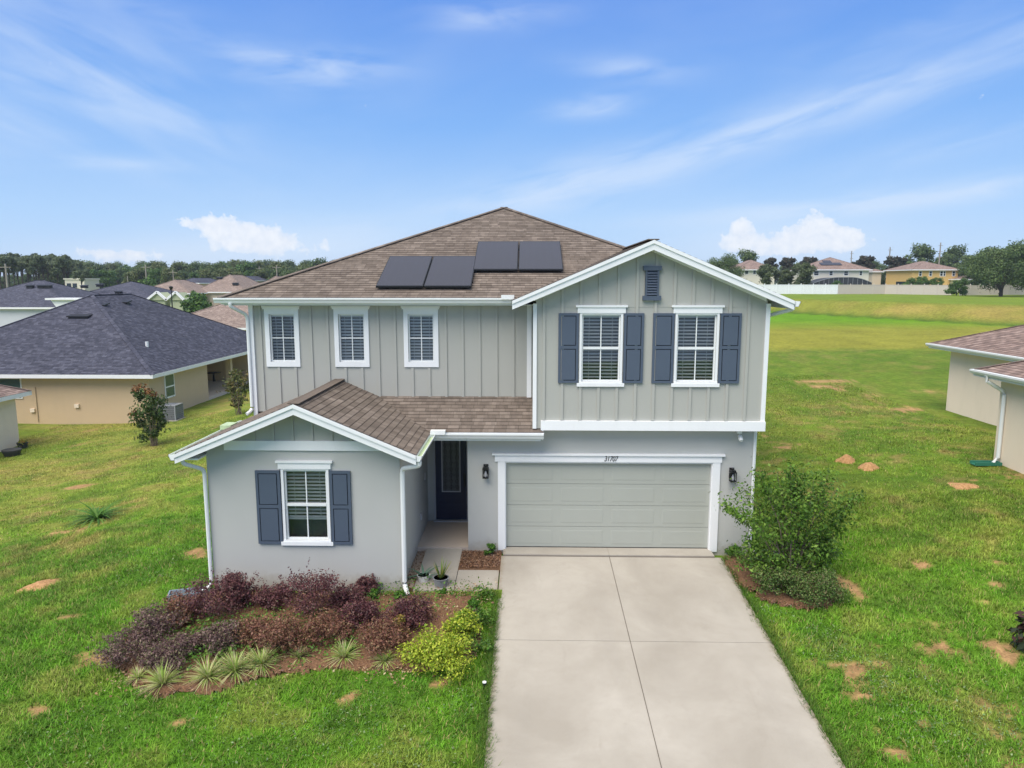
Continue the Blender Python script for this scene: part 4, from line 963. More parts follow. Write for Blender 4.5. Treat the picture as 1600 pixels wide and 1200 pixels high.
# pool cage
a = at(1272, 447, 162); b = at(1362, 447, 162); g = a.z-1.5; n_ = 12
t = thing('pool_cage', ((a.x+b.x)/2, 164, g), 'dark screened pool cage with arched top behind the fence', 'pool enclosure')
s = MB(); pr = []
for k in range(n_+1):
    u_ = k/n_; zz = at(1300, 433.5, 162).z if .35 < u_ < .75 else None
    ht = math.sin(min(1, u_/.42)*pi/2)*1.0 if u_ < .5 else math.sin(min(1, (1-u_)/.35)*pi/2)
    pr.append((a.x+(b.x-a.x)*u_, 162, at(1300, 442-8.5*ht, 162).z))
s.prism([(a.x, 162, g)]+pr+[(b.x, 162, g)], (0, 6, 0)); s.build('screen', M['mesh'], t)
s = MB()
for k in range(n_): s.bar(Vector(pr[k])+Vector((0, -.05, .03)), Vector(pr[k+1])+Vector((0, -.05, .03)), .1, .1)
for k in range(1, n_, 1): s.bar((pr[k][0], 161.95, g), (pr[k][0], 161.95, pr[k][2]), .06, .06, (0, 1, 0))
s.build('cage_frame', M['acmetal'], t)

# fences
def fence(pts, ht, m, label, posts=2.4):
    p0 = Vector(pts[0]); g0 = hz1(p0.x, p0.y); t = thing('fence', (p0.x, p0.y, g0), label, 'fence', None)
    pn = MB(); 
    for i in range(len(pts)-1):
        a = Vector(pts[i]); b = Vector(pts[i+1]); L = (b-a).length; n = max(1, int(L/posts))
        for k in range(n):
            p = a+(b-a)*(k/n); q = a+(b-a)*((k+1)/n); zp, zq = hz1(p.x, p.y), hz1(q.x, q.y); zt = (zp+zq)/2+ht
            dd = (q-p).normalized()
            m_ = 10
            for j in range(m_):
                r0 = p+(q-p)*(j/m_+.004); r1 = p+(q-p)*((j+1)/m_-.004)
                pn.bar((r0.x, r0.y, (zt+zp)/2-.12), (r1.x, r1.y, (zt+zp)/2-.12), .04, zt-zp+.1)
            pn.bar((p.x, p.y, zt-.06), (q.x, q.y, zt-.06), .09, .10)
            ps = MB(); ps.box(p.x-.07, p.x+.07, p.y-.07, p.y+.07, zp-.3, zt+.10); ps.poly([(p.x-.09, p.y-.09, zt+.10), (p.x+.09, p.y-.09, zt+.10), (p.x, p.y, zt+.24)]); ps.poly([(p.x+.09, p.y-.09, zt+.10), (p.x+.09, p.y+.09, zt+.10), (p.x, p.y, zt+.24)]); ps.poly([(p.x-.09, p.y+.09, zt+.1), (p.x-.09, p.y-.09, zt+.1), (p.x, p.y, zt+.24)])
            ps.build('post', m, t)
    pn.build('panel', m, t)
def fx(px, Y): v = at(px, 455, Y); return (v.x, v.y, 0)
fence([fx(1120, 152), fx(1309, 148)], 1.95, M['vinylw'], 'bright white vinyl fence running behind the left part of the field')
fence([fx(1310, 148), fx(1383, 150), fx(1487, 140)], 1.95, M['vinylb'], 'beige vinyl fence in front of the yellow house')
fence([fx(1500, 139), fx(1560, 143), fx(1680, 150)], 1.95, M['vinylb'], 'beige vinyl fence section behind the oak tree on the right')

# ------------------------------------------------------------ vegetation
def leaves(P, N, size, cols, rng, asp=.5, jit=.6):
    n = len(P); N = N+rng.normal(0, jit, (n, 3)); N /= np.linalg.norm(N, axis=1)[:, None]+1e-9
    r = rng.normal(0, 1, (n, 3)); a = np.cross(N, r); a /= np.linalg.norm(a, axis=1)[:, None]+1e-9; b = np.cross(N, a)
    s = (size*(.6+.8*rng.rand(n)))[:, None]
    V = np.stack([P-a*s*.5, P-b*s*asp*.5+a*s*.05, P+a*s*.5, P+b*s*asp*.5+a*s*.05], 1).reshape(-1, 3)
    Fq = np.arange(n*4).reshape(n, 4)
    C = np.repeat(cols, 4, 0); return V, Fq, C
def palette(n, cols, rng, var=.25):
    cols = np.array(cols); c = cols[rng.randint(0, len(cols), n)]; return c*(1+var*(rng.rand(n, 1)*2-1))
def clumps(centers, radii, per, rng, squash=.8, shell=.55):
    Ps, Ns = [], []
    for c, r in zip(centers, radii):
        m = int(per*(r/np.mean(radii))**2); d_ = rng.normal(0, 1, (m, 3)); d_ /= np.linalg.norm(d_, axis=1)[:, None]
        rr = r*(shell+(1-shell)*rng.rand(m, 1)**.6)*(1+.22*rng.normal(0, 1, (m, 1)))
        Ps.append(np.array(c)+d_*rr*[1, 1, squash]); Ns.append(d_+[0, 0, .4])
    return np.concatenate(Ps), np.concatenate(Ns)
def shrub(name, base, w_, h, n, size, cols, label, cat='shrub', group=None, ncl=14, rng=None, asp=.5, stems=6, deep=1.0, spiky=.0):
    rng = rng or rs; t = thing(name, base, label, cat, group); b = np.array(base)
    cs, rr = [], []
    ncl = int(ncl*1.7)
    for i in range(ncl):
        a = rng.rand()*2*pi; q = math.sqrt(rng.rand())*.72; zz = rng.rand()
        k = math.sqrt(max(0, 1-(zz*.8)**2)); cs.append(b+[cos(a)*q*w_/2*k*1.15, sin(a)*q*w_/2*k*1.15*deep, h*(.22+.58*zz)]); rr.append(w_*(.08+.12*rng.rand()))
    P, N = clumps(cs, rr, n//ncl, rng)
    if spiky:
        for i in range(int(spiky)):
            a = rng.rand()*2*pi; el_ = .5+rng.rand()*.8; L = h*(.75+.35*rng.rand()); dd = np.array([cos(a)*cos(el_)*w_/h*.7, sin(a)*cos(el_)*w_/h*.6, sin(el_)])
            m = 26; tt = .35+.65*rng.rand(m, 1); P = np.concatenate([P, b+dd*L*tt+rng.normal(0, .018, (m, 3))]); N = np.concatenate([N, rng.normal(0, 1, (m, 3))])
    keep = P[:, 2] > b[2]+.01; P, N = P[keep], N[keep]
    V, Fq, C = leaves(P, N, size, palette(len(P), cols, rng), rng, asp)
    np_mesh('foliage', V, Fq, C, M['leaf'], t)
    s = MB()
    for i in range(stems):
        c = cs[rng.randint(len(cs))]; mid = b+(c-b)*.5+[0, 0, h*.06]; s.tube([b+rng.normal(0, .02, 3)*[1, 1, 0]-[0, 0, .03], mid, c], [.014, .010, .005], 5)
    s.build('stem', M['bark'], t)
    return t
PUR = [(.15, .055, .062), (.11, .038, .050), (.21, .09, .085), (.075, .032, .042), (.20, .12, .10)]
BRN = [(.25, .115, .075), (.18, .08, .058), (.33, .17, .11), (.13, .058, .046), (.24, .17, .09)]
GRY = [(.19, .115, .105), (.135, .078, .080), (.27, .185, .155), (.10, .055, .058), (.17, .16, .08)]
SH = [  # px, py of the foot, width, height, palette, extra words
 (205, 1030, .95, .50, GRY, 'grey-purple shrub at the far left tip of the flower bed'), (250, 1000, .90, .62, GRY, 'grey-purple shrub second from the left end of the bed'),
 (285, 975, .75, .50, BRN, 'brown-leaved shrub between the grey-purple ones and the tall dark one'), (332, 968, .95, .86, PUR, 'tall dark purple shrub near the left corner of the wing'),
 (375, 950, .62, .74, PUR, 'narrow upright dark purple shrub against the wing wall'), (425, 950, .70, .44, PUR, 'low purple shrub against the wall under the window'),
 (490, 965, 1.05, .98, PUR, 'largest dark purple shrub under the right shutter'), (545, 955, .60, .52, PUR, 'purple shrub just right of the largest one'),
 (265, 1045, .72, .42, GRY, 'low grey-purple shrub behind the leftmost striped grass'), (350, 1018, .62, .48, GRY, 'small grey-purple shrub behind the striped grass pair'),
 (405, 1012, .70, .52, BRN, 'reddish brown shrub in the middle front of the bed'), (455, 1020, .85, .62, BRN, 'rounded reddish brown shrub in front of the largest purple one'),
 (515, 1005, .80, .50, BRN, 'spreading brown shrub in the middle of the bed'), (565, 985, .70, .52, PUR, 'dark purple shrub in the right middle of the bed'),
 (600, 1020, .80, .52, BRN, 'brown shrub behind the small striped grass at the right'), (640, 985, .75, .60, PUR, 'dark purple shrub beside the yellow bush'),
 (575, 932, .35, .42, PUR, 'small purple shrub with green shoots at the wing wall'), (300, 1020, .55, .34, GRY, 'sparse grey shrub among weeds in the left of the bed')]
for px, py, w_, h, pal, lb in SH:
    p = gp(px, py); shrub('purple_shrub', (p.x, p.y, p.z), w_*1.32, h*1.15, 2900, .044, pal, lb, group='dark-leaved shrubs in the front bed', ncl=15, spiky=60)
YEL = [(.40, .47, .035), (.28, .38, .03), (.52, .55, .08), (.17, .27, .022), (.34, .42, .04)]
p = gp(685, 1040); shrub('golden_shrub', (p.x, p.y, p.z), 1.4, .60, 4400, .052, YEL, 'bright yellow-green bush at the right end of the flower bed', ncl=20, spiky=22)
p = gp(718, 1000); shrub('golden_shrub', (p.x, p.y, p.z), .80, .62, 2600, .05, YEL[:4]+[(.12, .22, .02)], 'upright yellow-green bush behind the larger one near the driveway', ncl=12, spiky=14)
p = gp(625, 1000); shrub('golden_shrub', (p.x, p.y, p.z), .45, .62, 420, .05, [(.38, .34, .06), (.3, .28, .05), (.25, .15, .04)], 'thin leggy bush with sparse yellow leaves left of the yellow bush', ncl=8, stems=8)
# strap-leaf tufts
def blades(base, n, L, wd, up, cols, rng, droop=1.0, spread=1.0):
    b = np.array(base); a = rng.rand(n)*2*pi; el_ = up[0]+(up[1]-up[0])*rng.rand(n); Ls = L*(.6+.5*rng.rand(n)); k = 5
    dirh = np.stack([np.cos(a), np.sin(a), 0*a], 1); side = np.stack([-np.sin(a), np.cos(a), 0*a], 1); rows = []
    for i in range(k+1):
        t = i/k; hor = np.cos(el_)*t+.25*droop*t*t; ver = np.sin(el_)*t-droop*.45*t*t*np.cos(el_)
        c = b+dirh*(hor*Ls)[:, None]*spread+np.array([0, 0, 1])*(ver*Ls)[:, None]+dirh*.02
        wv = wd*(1-t**2)*(.75+.25*min(1, t*4)); rows.append(np.stack([c-side*wv/2, c+side*wv/2], 1))
    V = np.stack(rows, 1)        # n,k+1,2,3
    base_i = (np.arange(n)*(k+1)*2)[:, None]; q = np.array([[2*i, 2*i+1, 2*i+3, 2*i+2] for i in range(k)])
    Fq = (base_i[:, :, None]+q[None]).reshape(-1, 4); C = np.repeat(palette(n, cols, rng, .2), (k+1)*2, 0)
    return V.reshape(-1, 3), Fq, C
VAR = [(.48, .55, .20), (.58, .60, .30), (.30, .44, .09), (.40, .52, .12), (.55, .48, .28)]
GR = [(255, 1078, .42, 'leftmost striped grass clump at the bed edge'), (325, 1068, .40, 'second striped grass clump from the left'), (368, 1058, .44, 'third striped grass clump from the left, touching its neighbour'),
      (409, 1049, .42, 'fourth striped grass clump from the left'), (468, 1036, .26, 'small striped grass clump at the middle of the bed edge'), (538, 1036, .36, 'striped grass clump before the brown shrubs, mixed with weeds'),
      (601, 1042, .28, 'rightmost striped grass clump near the yellow bush'), (216, 1068, .22, 'tiny striped grass clump left of the leftmost large one')]
for px, py, L, lb in GR:
    p = gp(px, py-4)+Vector((0, 0, .05)); t = thing('striped_grass', p, lb, 'ornamental grass', 'striped grass clumps along the bed edge')
    V, Fq, C = blades(p, int(210*L/.4), L*1.02, .016, (.35, 1.45), VAR, rs); np_mesh('leaf_blades', V, Fq, C, M['leaf'], t)
    V, Fq, C = blades(p, 50, L*.9, .012, (.05, .4), [(.42, .33, .20), (.34, .25, .15)], rs); np_mesh('dry_blades', V, Fq, C, M['leaf'], t)
p = gp(153, 812); t = thing('lily_plant', p, 'dark green strap-leaved lily clump alone on the left lawn', 'plant')
V, Fq, C = blades(p, 110, 1.0, .055, (.3, 1.15), [(.06, .16, .02), (.09, .21, .03), (.13, .25, .05)], rs, droop=2.0); np_mesh('leaf_blades', V, Fq, C, M['leaf'], t)
# potted plants
def pot(px, py, r, h, m, label, fn):
    p = gp(px, py); t = thing('potted_plant', p, label, 'potted plant'); s = MB(); z = p.z
    s.tube([(p.x, p.y, z-.02), (p.x, p.y, z+h*.9), (p.x, p.y, z+h), (p.x, p.y, z+h), (p.x, p.y, z+h-.05)], [r*.72, r*.96, r*1.05, r*.9, r*.85], 16); s.build('pot', m, t); fn(t, (p.x, p.y, z+h-.04))
def agave(t, b): V, Fq, C = blades(b, 13, .48, .055, (.25, 1.4), [(.16, .26, .19), (.12, .22, .15)], np.random.RandomState(3), droop=1.5); np_mesh('leaf_blades', V, Fq, C, M['leaf'], t)
def snake(t, b): V, Fq, C = blades(b, 26, .50, .035, (.9, 1.5), [(.12, .22, .05), (.25, .30, .07), (.30, .28, .06)], np.random.RandomState(4), droop=.3); np_mesh('leaf_blades', V, Fq, C, M['leaf'], t)
pot(662, 909, .14, .16, M['whitepot'], 'blue-green agave in a white pot by the downspout', agave); pot(689, 916, .17, .20, M['pot'], 'upright spiky plant in a dark grey pot on the walkway edge', snake)
def ybush(t, b): P, N = clumps([b], [.22], 300, rs); V, Fq, C = leaves(P, N, .08, palette(len(P), [(.35, .33, .05), (.25, .3, .04), (.4, .22, .06)], rs), rs); np_mesh('foliage', V, Fq, C, M['leaf'], t)
pot(36, 700, .25, .28, M['darkgrille'], 'yellow leafy plant in a dark pot beside the cream house wall', ybush)
s = MB(); p = gp(19, 712); s.tube([p, p+Vector((0, 0, .25)), p+Vector((0, 0, .3))], [.3, .4, .4], 14); o = s.build('planter', M['darkgrille'], None, loc=p); tag(o, 'empty dark brown planter against the cream house wall', 'planter')
# weeds
WD = [(.06, .16, .015), (.09, .21, .02), (.04, .11, .012)]
for px, py, w_, h, lb in ((740, 958, .35, .34, 'bright green weed clump between yellow bush and driveway'), (768, 866, .34, .30, 'small bright green fern plant in the mulch square by the garage'),
                          (625, 938, .3, .26, 'green weed at the foot of the downspout'), (585, 940, .25, .3, 'green weed beside the small purple shrub at the wall'), (330, 1006, .6, .25, 'green weeds between the left shrubs'),
                          (545, 1022, .3, .18, 'green weed tuft beside the striped grass clump'), (1145, 868, .5, .26, 'dark green low plant at the right garage corner'), (690, 930, .3, .14, 'low weed under the potted plants')):
    p = gp(px, py); shrub('weed', (p.x, p.y, p.z), w_, h, 700, .045, WD, lb, 'weed', ncl=8, stems=4)
# small tree at right: fanning stems
def branch_tree(name, base, tips, cols, n_per, size, label, lo=0, cat='tree', r0=.02, rng=None, group=None, cl_r=.16, asp=.45, nst=7, bm=None):
    rng = rng or rs; t = thing(name, base, label, cat, group); b = np.array(base); s = MB(); P = []; N = []
    for i, tp in enumerate(tips):
        tp = np.array(tp); st = b+np.array([*(rng.normal(0, .07, 2)), -.05]); mid = st+(tp-st)*[.35, .35, .55]+rng.normal(0, .04, 3)
        s.tube([st, mid, tp], [r0, r0*.7, r0*.25], 5)
        m = n_per; d_ = rng.normal(0, 1, (m, 3)); tt = rng.rand(m, 1)**.6
        line = mid+(tp-mid)*(lo+(1-lo)*tt); P.append(line+d_*cl_r*(.35+.65*tt)*[.75, .75, .6]*(.55+.9*((i*37)%11)/10)); N.append(d_+[0, 0, .8])
    P = np.concatenate(P); N = np.concatenate(N); V, Fq, C = leaves(P, N, size, palette(len(P), cols, rng), rng, asp)
    s.build('trunk', bm or M['bark'], t); np_mesh('crown', V, Fq, C, M['leaf'], t); return t
p = gp(1237, 915); b = np.array(p); tips = []
r5 = np.random.RandomState(5)
for px, py in ((1135, 790), (1160, 800), (1165, 765), (1185, 735), (1200, 760), (1215, 740), (1235, 728), (1255, 735), (1270, 750), (1290, 745), (1305, 765), (1335, 775), (1320, 790), (1290, 790), (1265, 785), (1240, 770), (1215, 790), (1190, 790),
               (1185, 820), (1210, 820), (1235, 810), (1260, 815), (1285, 820), (1300, 840), (1200, 850), (1225, 850), (1250, 850), (1275, 850), (1170, 845), (1310, 815), (1150, 785), (1245, 750), (1180, 860), (1290, 865), (1222, 770), (1250, 790), (1205, 805), (1275, 770), (1230, 835), (1262, 835)):
    tips.append(at(1237+(px-1237)*1.06, py-3, p.y+r5.normal(0, .5)))
for px, py in ((1180, 885), (1205, 885), (1230, 880), (1260, 885), (1290, 885), (1310, 860), (1160, 870), (1245, 865), (1215, 865), (1275, 862), (1300, 830), (1325, 800)): tips.append(at(px, py, p.y-.15+r5.normal(0, .3)))
branch_tree('crape_myrtle', p, tips, [(.085, .18, .022), (.125, .24, .03), (.055, .12, .018), (.18, .29, .045)], 215, .080, 'multi-stemmed leafy green small tree beside the garage', lo=.30, r0=.016, cl_r=.20, asp=.5)
OL = [(.08, .15, .032), (.12, .20, .045), (.05, .10, .024), (.19, .25, .08), (.17, .15, .07)]
for px, py, w_, h, lb in ((1215, 932, 1.0, .70, 'rounded dark green shrub left of the pair under the small tree'), (1275, 940, 1.15, .74, 'rounded dark green shrub right of the pair under the small tree')):
    p = gp(px, py); shrub('round_shrub', (p.x, p.y, p.z), w_*1.1, h, 5200, .042, OL, lb, ncl=18, spiky=8)
p = gp(1185, 890); shrub('round_shrub', (p.x, p.y, p.z), .9, .5, 1800, .045, OL, 'loose olive shrub between the garage corner and the small tree', ncl=12)
# magnolia and small tree on the left
p = gp(241, 697); r6 = np.random.RandomState(6)
MG = [(.05, .09, .02), (.075, .12, .03), (.035, .07, .018), (.10, .14, .04)]
tips = [at(px, py, p.y+r6.normal(0, .35)) for px, py in ((212, 612), (222, 608), (232, 615), (240, 620), (225, 630), (210, 650), (218, 660), (232, 645), (240, 655), (250, 645), (252, 622), (228, 670), (240, 675), (250, 665), (255, 655), (222, 682), (245, 640), (235, 632), (215, 640), (236, 665))]
tm = branch_tree('magnolia_tree', p, tips, MG, 110, .17, 'young magnolia tree with bronze tips on the left lawn', lo=.6, r0=.018, cl_r=.26, asp=.45)
P, N = clumps([np.array(q)+[0, 0, .12] for q in tips[:4]+[tips[5]]], [.20]*5, 40, r6); V, Fq, C = leaves(P, N, .16, palette(len(P), [(.22, .10, .035), (.28, .13, .05), (.16, .08, .03)], r6), r6); np_mesh('bronze_leaves', V, Fq, C, M['leaf'], tm)
p = gp(374, 648); tips = [at(px, py, p.y+r6.normal(0, .4)) for px, py in ((362, 582), (370, 580), (380, 585), (358, 592), (372, 595), (384, 600), (360, 605), (370, 610), (381, 615), (365, 620), (375, 625), (368, 632), (384, 592), (355, 600), (377, 605))]
branch_tree('magnolia_tree', p, tips, [(.10, .12, .035), (.14, .15, .045), (.07, .09, .03), (.2, .16, .06)], 50, .22, 'young olive-green tree half hidden by the main house downspout', lo=.5, r0=.018, cl_r=.30, asp=.45)
p = gp(1612, 1015); tips = [at(px, py, p.y+r6.normal(0, .2)) for px, py in ((1596, 962), (1590, 982), (1594, 1000), (1610, 950), (1620, 970), (1615, 990), (1588, 1010))]
branch_tree('magnolia_tree', p, tips, [(.03, .045, .02), (.06, .03, .025)], 22, .16, 'dark-leaved young tree cut off by the right edge of the lawn', r0=.02, cl_r=.12)

# distant trees ------------------------------------------------
def tree_mesh(h, cw, cb, n, ls, cols, seed, ncl=26, pine=False, flat=1.0):
    rng = np.random.RandomState(seed); cs, rr = [], []
    for i in range(ncl):
        a = rng.rand()*2*pi; u_ = rng.rand(); z = cb+(h-cb)*(.12+.80*u_); k = math.sin(pi*(.22+.68*u_))**.7
        q = math.sqrt(rng.rand())*cw/2*.85*k; cs.append(np.array([cos(a)*q, sin(a)*q, z])); rr.append(cw*(.10+.09*rng.rand()))
    P, N = clumps(cs, rr, n//ncl, rng, .72*flat); cl = palette(len(P), cols, rng, .22)
    return (leaves(P, N, ls, cl, rng, .7), cs)
TPL = {}
def template(key, h, cw, cb, n, ls, cols, seed, tr, ncl=26):
    (V, Fq, C), cs = tree_mesh(h, cw, cb, n, ls, cols, seed, ncl)
    c = np_mesh('crown', V, Fq, C, M['leaf']); s = MB(); s.tube([(0, 0, -1.5), (0, 0, cb*.6), (.1, 0, cb+(h-cb)*.5)], [tr, tr*.8, tr*.3], 7)
    for q in cs[:9]: s.tube([(0, 0, cb*.8), tuple(q*[.5, .5, 1]-[0, 0, .3]), tuple(q)], [tr*.5, tr*.3, tr*.1], 5)
    b_ = s.build('trunk', M['darkbark']); TPL[key] = (b_.data, c.data); bpy.data.objects.remove(c); bpy.data.objects.remove(b_)
G1 = [(.08, .13, .045), (.11, .17, .055), (.055, .09, .035), (.145, .20, .07)]
G2 = [(.10, .14, .045), (.13, .17, .06), (.07, .10, .035), (.17, .19, .07)]
G3 = [(.075, .15, .03), (.11, .20, .045), (.05, .11, .03)]
template('oak', 12, 15, 1.2, 17000, .34, G1, 21, .45, 34)
template('broad', 11, 10, 1.5, 7000, .44, G1, 22, .3)
template('broadb', 10, 11, 1.2, 7000, .44, G2, 23, .3)
template('green', 10, 10, 1.0, 7000, .44, G3, 24, .3)
template('pine', 14, 6.5, 8.0, 3600, .5, [(.11, .145, .07), (.13, .17, .085), (.08, .11, .055)], 25, .17, 15)
template('young', 6, 5, 1.2, 3800, .32, [(.10, .135, .055), (.13, .165, .075), (.07, .095, .045)], 26, .13, 22)
template('dark', 9, 5, .8, 3600, .45, [(.05, .055, .035), (.07, .07, .045), (.04, .05, .032), (.085, .065, .045)], 27, .2, 20)
template('bush', 3, 4.5, .3, 2400, .30, G3, 28, .1, 14)
def put_tree(key, x, y, sc, label, name='tree', group=None, cat='tree', z=None, sx=None):
    z = hz1(x, y) if z is None else z
    t = thing(name, (x, y, z), label, cat, group)
    for nm, me_ in zip(('trunk', 'crown'), TPL[key]):
        o = bpy.data.objects.new(nm, me_); COL.objects.link(o); o.parent = t
    t.rotation_euler = (0, 0, random.random()*6.28); t.scale = (sx or sc, sx or sc, sc); return t
HT = {'oak': 12, 'broad': 11, 'broadb': 10, 'green': 10, 'pine': 14, 'young': 6, 'dark': 9, 'bush': 3}
def ptree(key, px, pytop, Y, label, wpx=None, **k):
    p = at(px, pytop, Y); z = hz1(p.x, Y); sc = max(.3, (p.z-z)/HT[key]); put_tree(key, p.x, Y, sc, label, z=z, **k)
gA = 'trees of the wood along the left horizon'
def wl(key, px, deep):
    k = {'broad': 'dark green rounded tree', 'broadb': 'olive green spreading tree', 'green': 'bright green bushy tree'}[key]
    p = ('behind the pines' if px < 105 else 'above the cream shed' if px < 160 else 'left of the tall utility pole' if px < 225 else 'between the two utility poles' if px < 272 else 'above the left brown roof' if px < 330
         else 'above the largest brown roof' if px < 400 else 'beside the far utility poles' if px < 450 else 'above the left end of the grey house roof')
    return k+' '+p+(', front row' if not deep else ', back row')
for i in range(58):
    px = 96+i*8.2+random.uniform(-4, 4); Y = random.uniform(205, 330)
    top = np.interp(px, [90, 130, 200, 260, 380, 440, 520], [410, 412, 413, 411, 409, 411, 406])+random.uniform(-4, 6)
    k = random.choice(['broad', 'broadb', 'green', 'broad']); ptree(k, px, top, Y, wl(k, px, 1), group=gA, name='woodland_tree')
for i in range(26):
    px = 75+i*18+random.uniform(-6, 6); k = random.choice(['broadb', 'green', 'broad']); ptree(k, px, 421+random.uniform(-4, 4), random.uniform(180, 205), wl(k, px, 0), group=gA, name='woodland_tree')
gP = 'tall pines at the left edge'
for i in range(26):
    px = -8+i*5.2+random.uniform(-3, 3); top = np.interp(px, [-10, 40, 95, 130], [394, 395, 396, 412])+random.uniform(-2, 9)
    ptree('pine', px, top, random.uniform(165, 200), 'tall thin-trunked pine at the left edge of the horizon', group=gP, name='pine_tree')
for i in range(12): ptree('broad', -5+i*9+random.uniform(-4, 4), 430+random.uniform(-5, 4), random.uniform(205, 240), wl('broad', 50, 0), group=gA, name='woodland_tree')
for i in range(9):
    px = 520+i*10; k = random.choice(['broad', 'broadb']); ptree(k, px, 412+random.uniform(-4, 5), random.uniform(230, 320), wl(k, px, 1), group=gA, name='woodland_tree')
gR = 'trees behind the houses on the right'
for i in range(34):
    px = 1085+i*16+random.uniform(-6, 6); k = random.choice(['broad', 'broadb', 'dark'])
    ptree(k, px, 414+random.uniform(-7, 6), random.uniform(205, 260), {'broad': 'green rounded', 'broadb': 'olive spreading', 'dark': 'narrow dark'}[k]+' background tree '+('by the gable roof edge' if px < 1150 else 'behind the cream house' if px < 1230 else 'behind the white house' if px < 1370 else 'behind the yellow house' if px < 1510 else 'behind the big oak'), group=gR, name='background_tree')
for i, (k, px, top, Y, lb) in enumerate((('oak', 1125, 397, 168, 'broad dark oak just behind the gable roof edge'), ('broad', 1168, 391, 200, 'tall green tree behind the cream two-storey house'), ('dark', 1207, 400, 195, 'dark narrow tree between the cream and white houses, left one'),
      ('dark', 1233, 400, 192, 'dark narrow tree between the cream and white houses, right one'), ('young', 1200, 412, 158, 'young olive tree left before the cream house'), ('young', 1256, 409, 157, 'spreading young tree in front of the white house'), ('young', 1227, 419, 158, 'small tree between the two young trees at the fence'),
      ('dark', 1266, 399, 200, 'dark tree top over the left end of the white house roof'), ('dark', 1355, 397, 190, 'reddish dark tree between the white and yellow houses'), ('dark', 1397, 398, 200, 'dark tree above the left end of the yellow house'), ('dark', 1410, 400, 205, 'dark tree above the yellow house roof, near the pylon'),
      ('broad', 1438, 382, 215, 'tallest green tree behind the yellow house'), ('broad', 1498, 385, 212, 'tall green tree right of the yellow house ridge'), ('broad', 1478, 398, 205, 'green tree behind the right slope of the yellow house'), ('broad', 1515, 400, 178, 'green tree at the right end of the yellow house'), ('green', 1440, 431, 160, 'bright green bushy tree before the yellow house wall'),
      ('green', 1462, 433, 159, 'green bush before the yellow house windows'), ('green', 1510, 434, 158, 'green bush between the yellow house and the oak'), ('bush', 1425, 436, 158, 'small bright bush at the left of the yellow house'),
      ('bush', 1496, 440, 136, 'dark bush growing through the gap in the beige fence'), ('bush', 1309, 440, 157, 'small yellow-green bush before the pool cage'), ('young', 1540, 432, 165, 'small tree behind the oak'))):
    ptree(k, px, top, Y, lb, name='bush' if k == 'bush' else 'tree', cat='bush' if k == 'bush' else 'tree')
for px, tp, Y in ((1528, 396, 170), (1548, 388, 176), (1575, 384, 172), (1600, 386, 178), (1625, 384, 170), (1538, 404, 158), (1590, 398, 160)):
    ptree('broad', px, tp, Y, 'green rounded background tree behind the big oak', group=gR, name='background_tree')
for i in range(26):
    px = 615+i*18; ptree(random.choice(['broad', 'green']), px, 415+random.uniform(-5, 5), random.uniform(240, 300), 'green tree of the far wood hidden behind the grey house', group=gA, name='woodland_tree')
for i in range(14): ptree('broad', -40-i*16, 412+random.uniform(-5, 5), random.uniform(190, 240), 'green tree of the wood beyond the left edge', group=gA, name='woodland_tree')
p = at(1561, 462, 128); ptree('oak', 1572, 378, 128, 'big spreading dark oak at the right edge of the field', sx=.86)
ptree('oak', 1640, 380, 135, 'second dark oak crown cut off by the right edge')
ptree('green', 307, 453, 98, 'rounded green bush between the brown-roofed houses on the left', sx=.27)
ptree('bush', 312, 462, 96, 'yellow-green low bush below the rounded green one', cat='bush', name='bush'); ptree('bush', 235, 438, 150, 'yellow-green bush by the utility pole on the left', cat='bush', name='bush')
# poles and lamp
def pole(px, top, Y, r, label, arms=((.6, 1.0),), cat='utility pole', nm='utility_pole', m=None, wires=None):
    p = at(px, top, Y); z = hz1(p.x, Y); t = thing(nm, (p.x, Y, z), label, cat); s = MB(); s.tube([(p.x, Y, z-1), (p.x, Y, p.z)], [r*1.2, r*.8], 8); s.build('post', m or M['pole'], t)
    s = MB()
    for dd, L in arms: s.bar((p.x-L, Y-.1, p.z-dd), (p.x+L, Y-.1, p.z-dd), .10, .10)
    if arms: s.build('crossarm', m or M['pole'], t)
pole(8, 412, 120, .16, 'leaning pale utility pole at the left edge'); pole(227, 413, 150, .15, 'tall utility pole in front of the wood, left of centre'); pole(270, 422, 165, .13, 'shorter utility pole right of the tall one')
pole(199, 431, 160, .10, 'stub pole beside the cream shed', ()); pole(432, 414, 170, .14, 'utility pole beside the grey house roof'); pole(405, 416, 200, .14, 'faint distant utility pole before the wood')
pole(1331, 392, 210, .16, 'thin transmission pole above the white house', ((.8, .5), (2.2, .5))); pole(1391, 386, 200, .18, 'transmission pole above the dark trees', ((.8, .6), (2.4, .6))); pole(1470, 379, 200, .18, 'tallest transmission pole behind the yellow house', ((.8, .6), (2.4, .7), (4, .8)))
p = at(267, 447, 92); z = hz1(p.x, 92); t = thing('street_lamp', (p.x, 92, z), 'black street lamp in front of the pale green gables', 'street lamp')
s = MB(); s.tube([(p.x, 92, z), (p.x, 92, p.z-.5)], [.10, .06], 8); s.build('post', M['black'], t); s = MB(); s.tube([(p.x, 92, p.z-.5), (p.x, 92, p.z-.1), (p.x, 92, p.z)], [.14, .28, .08], 8); s.build('lamp_head', M['black'], t)

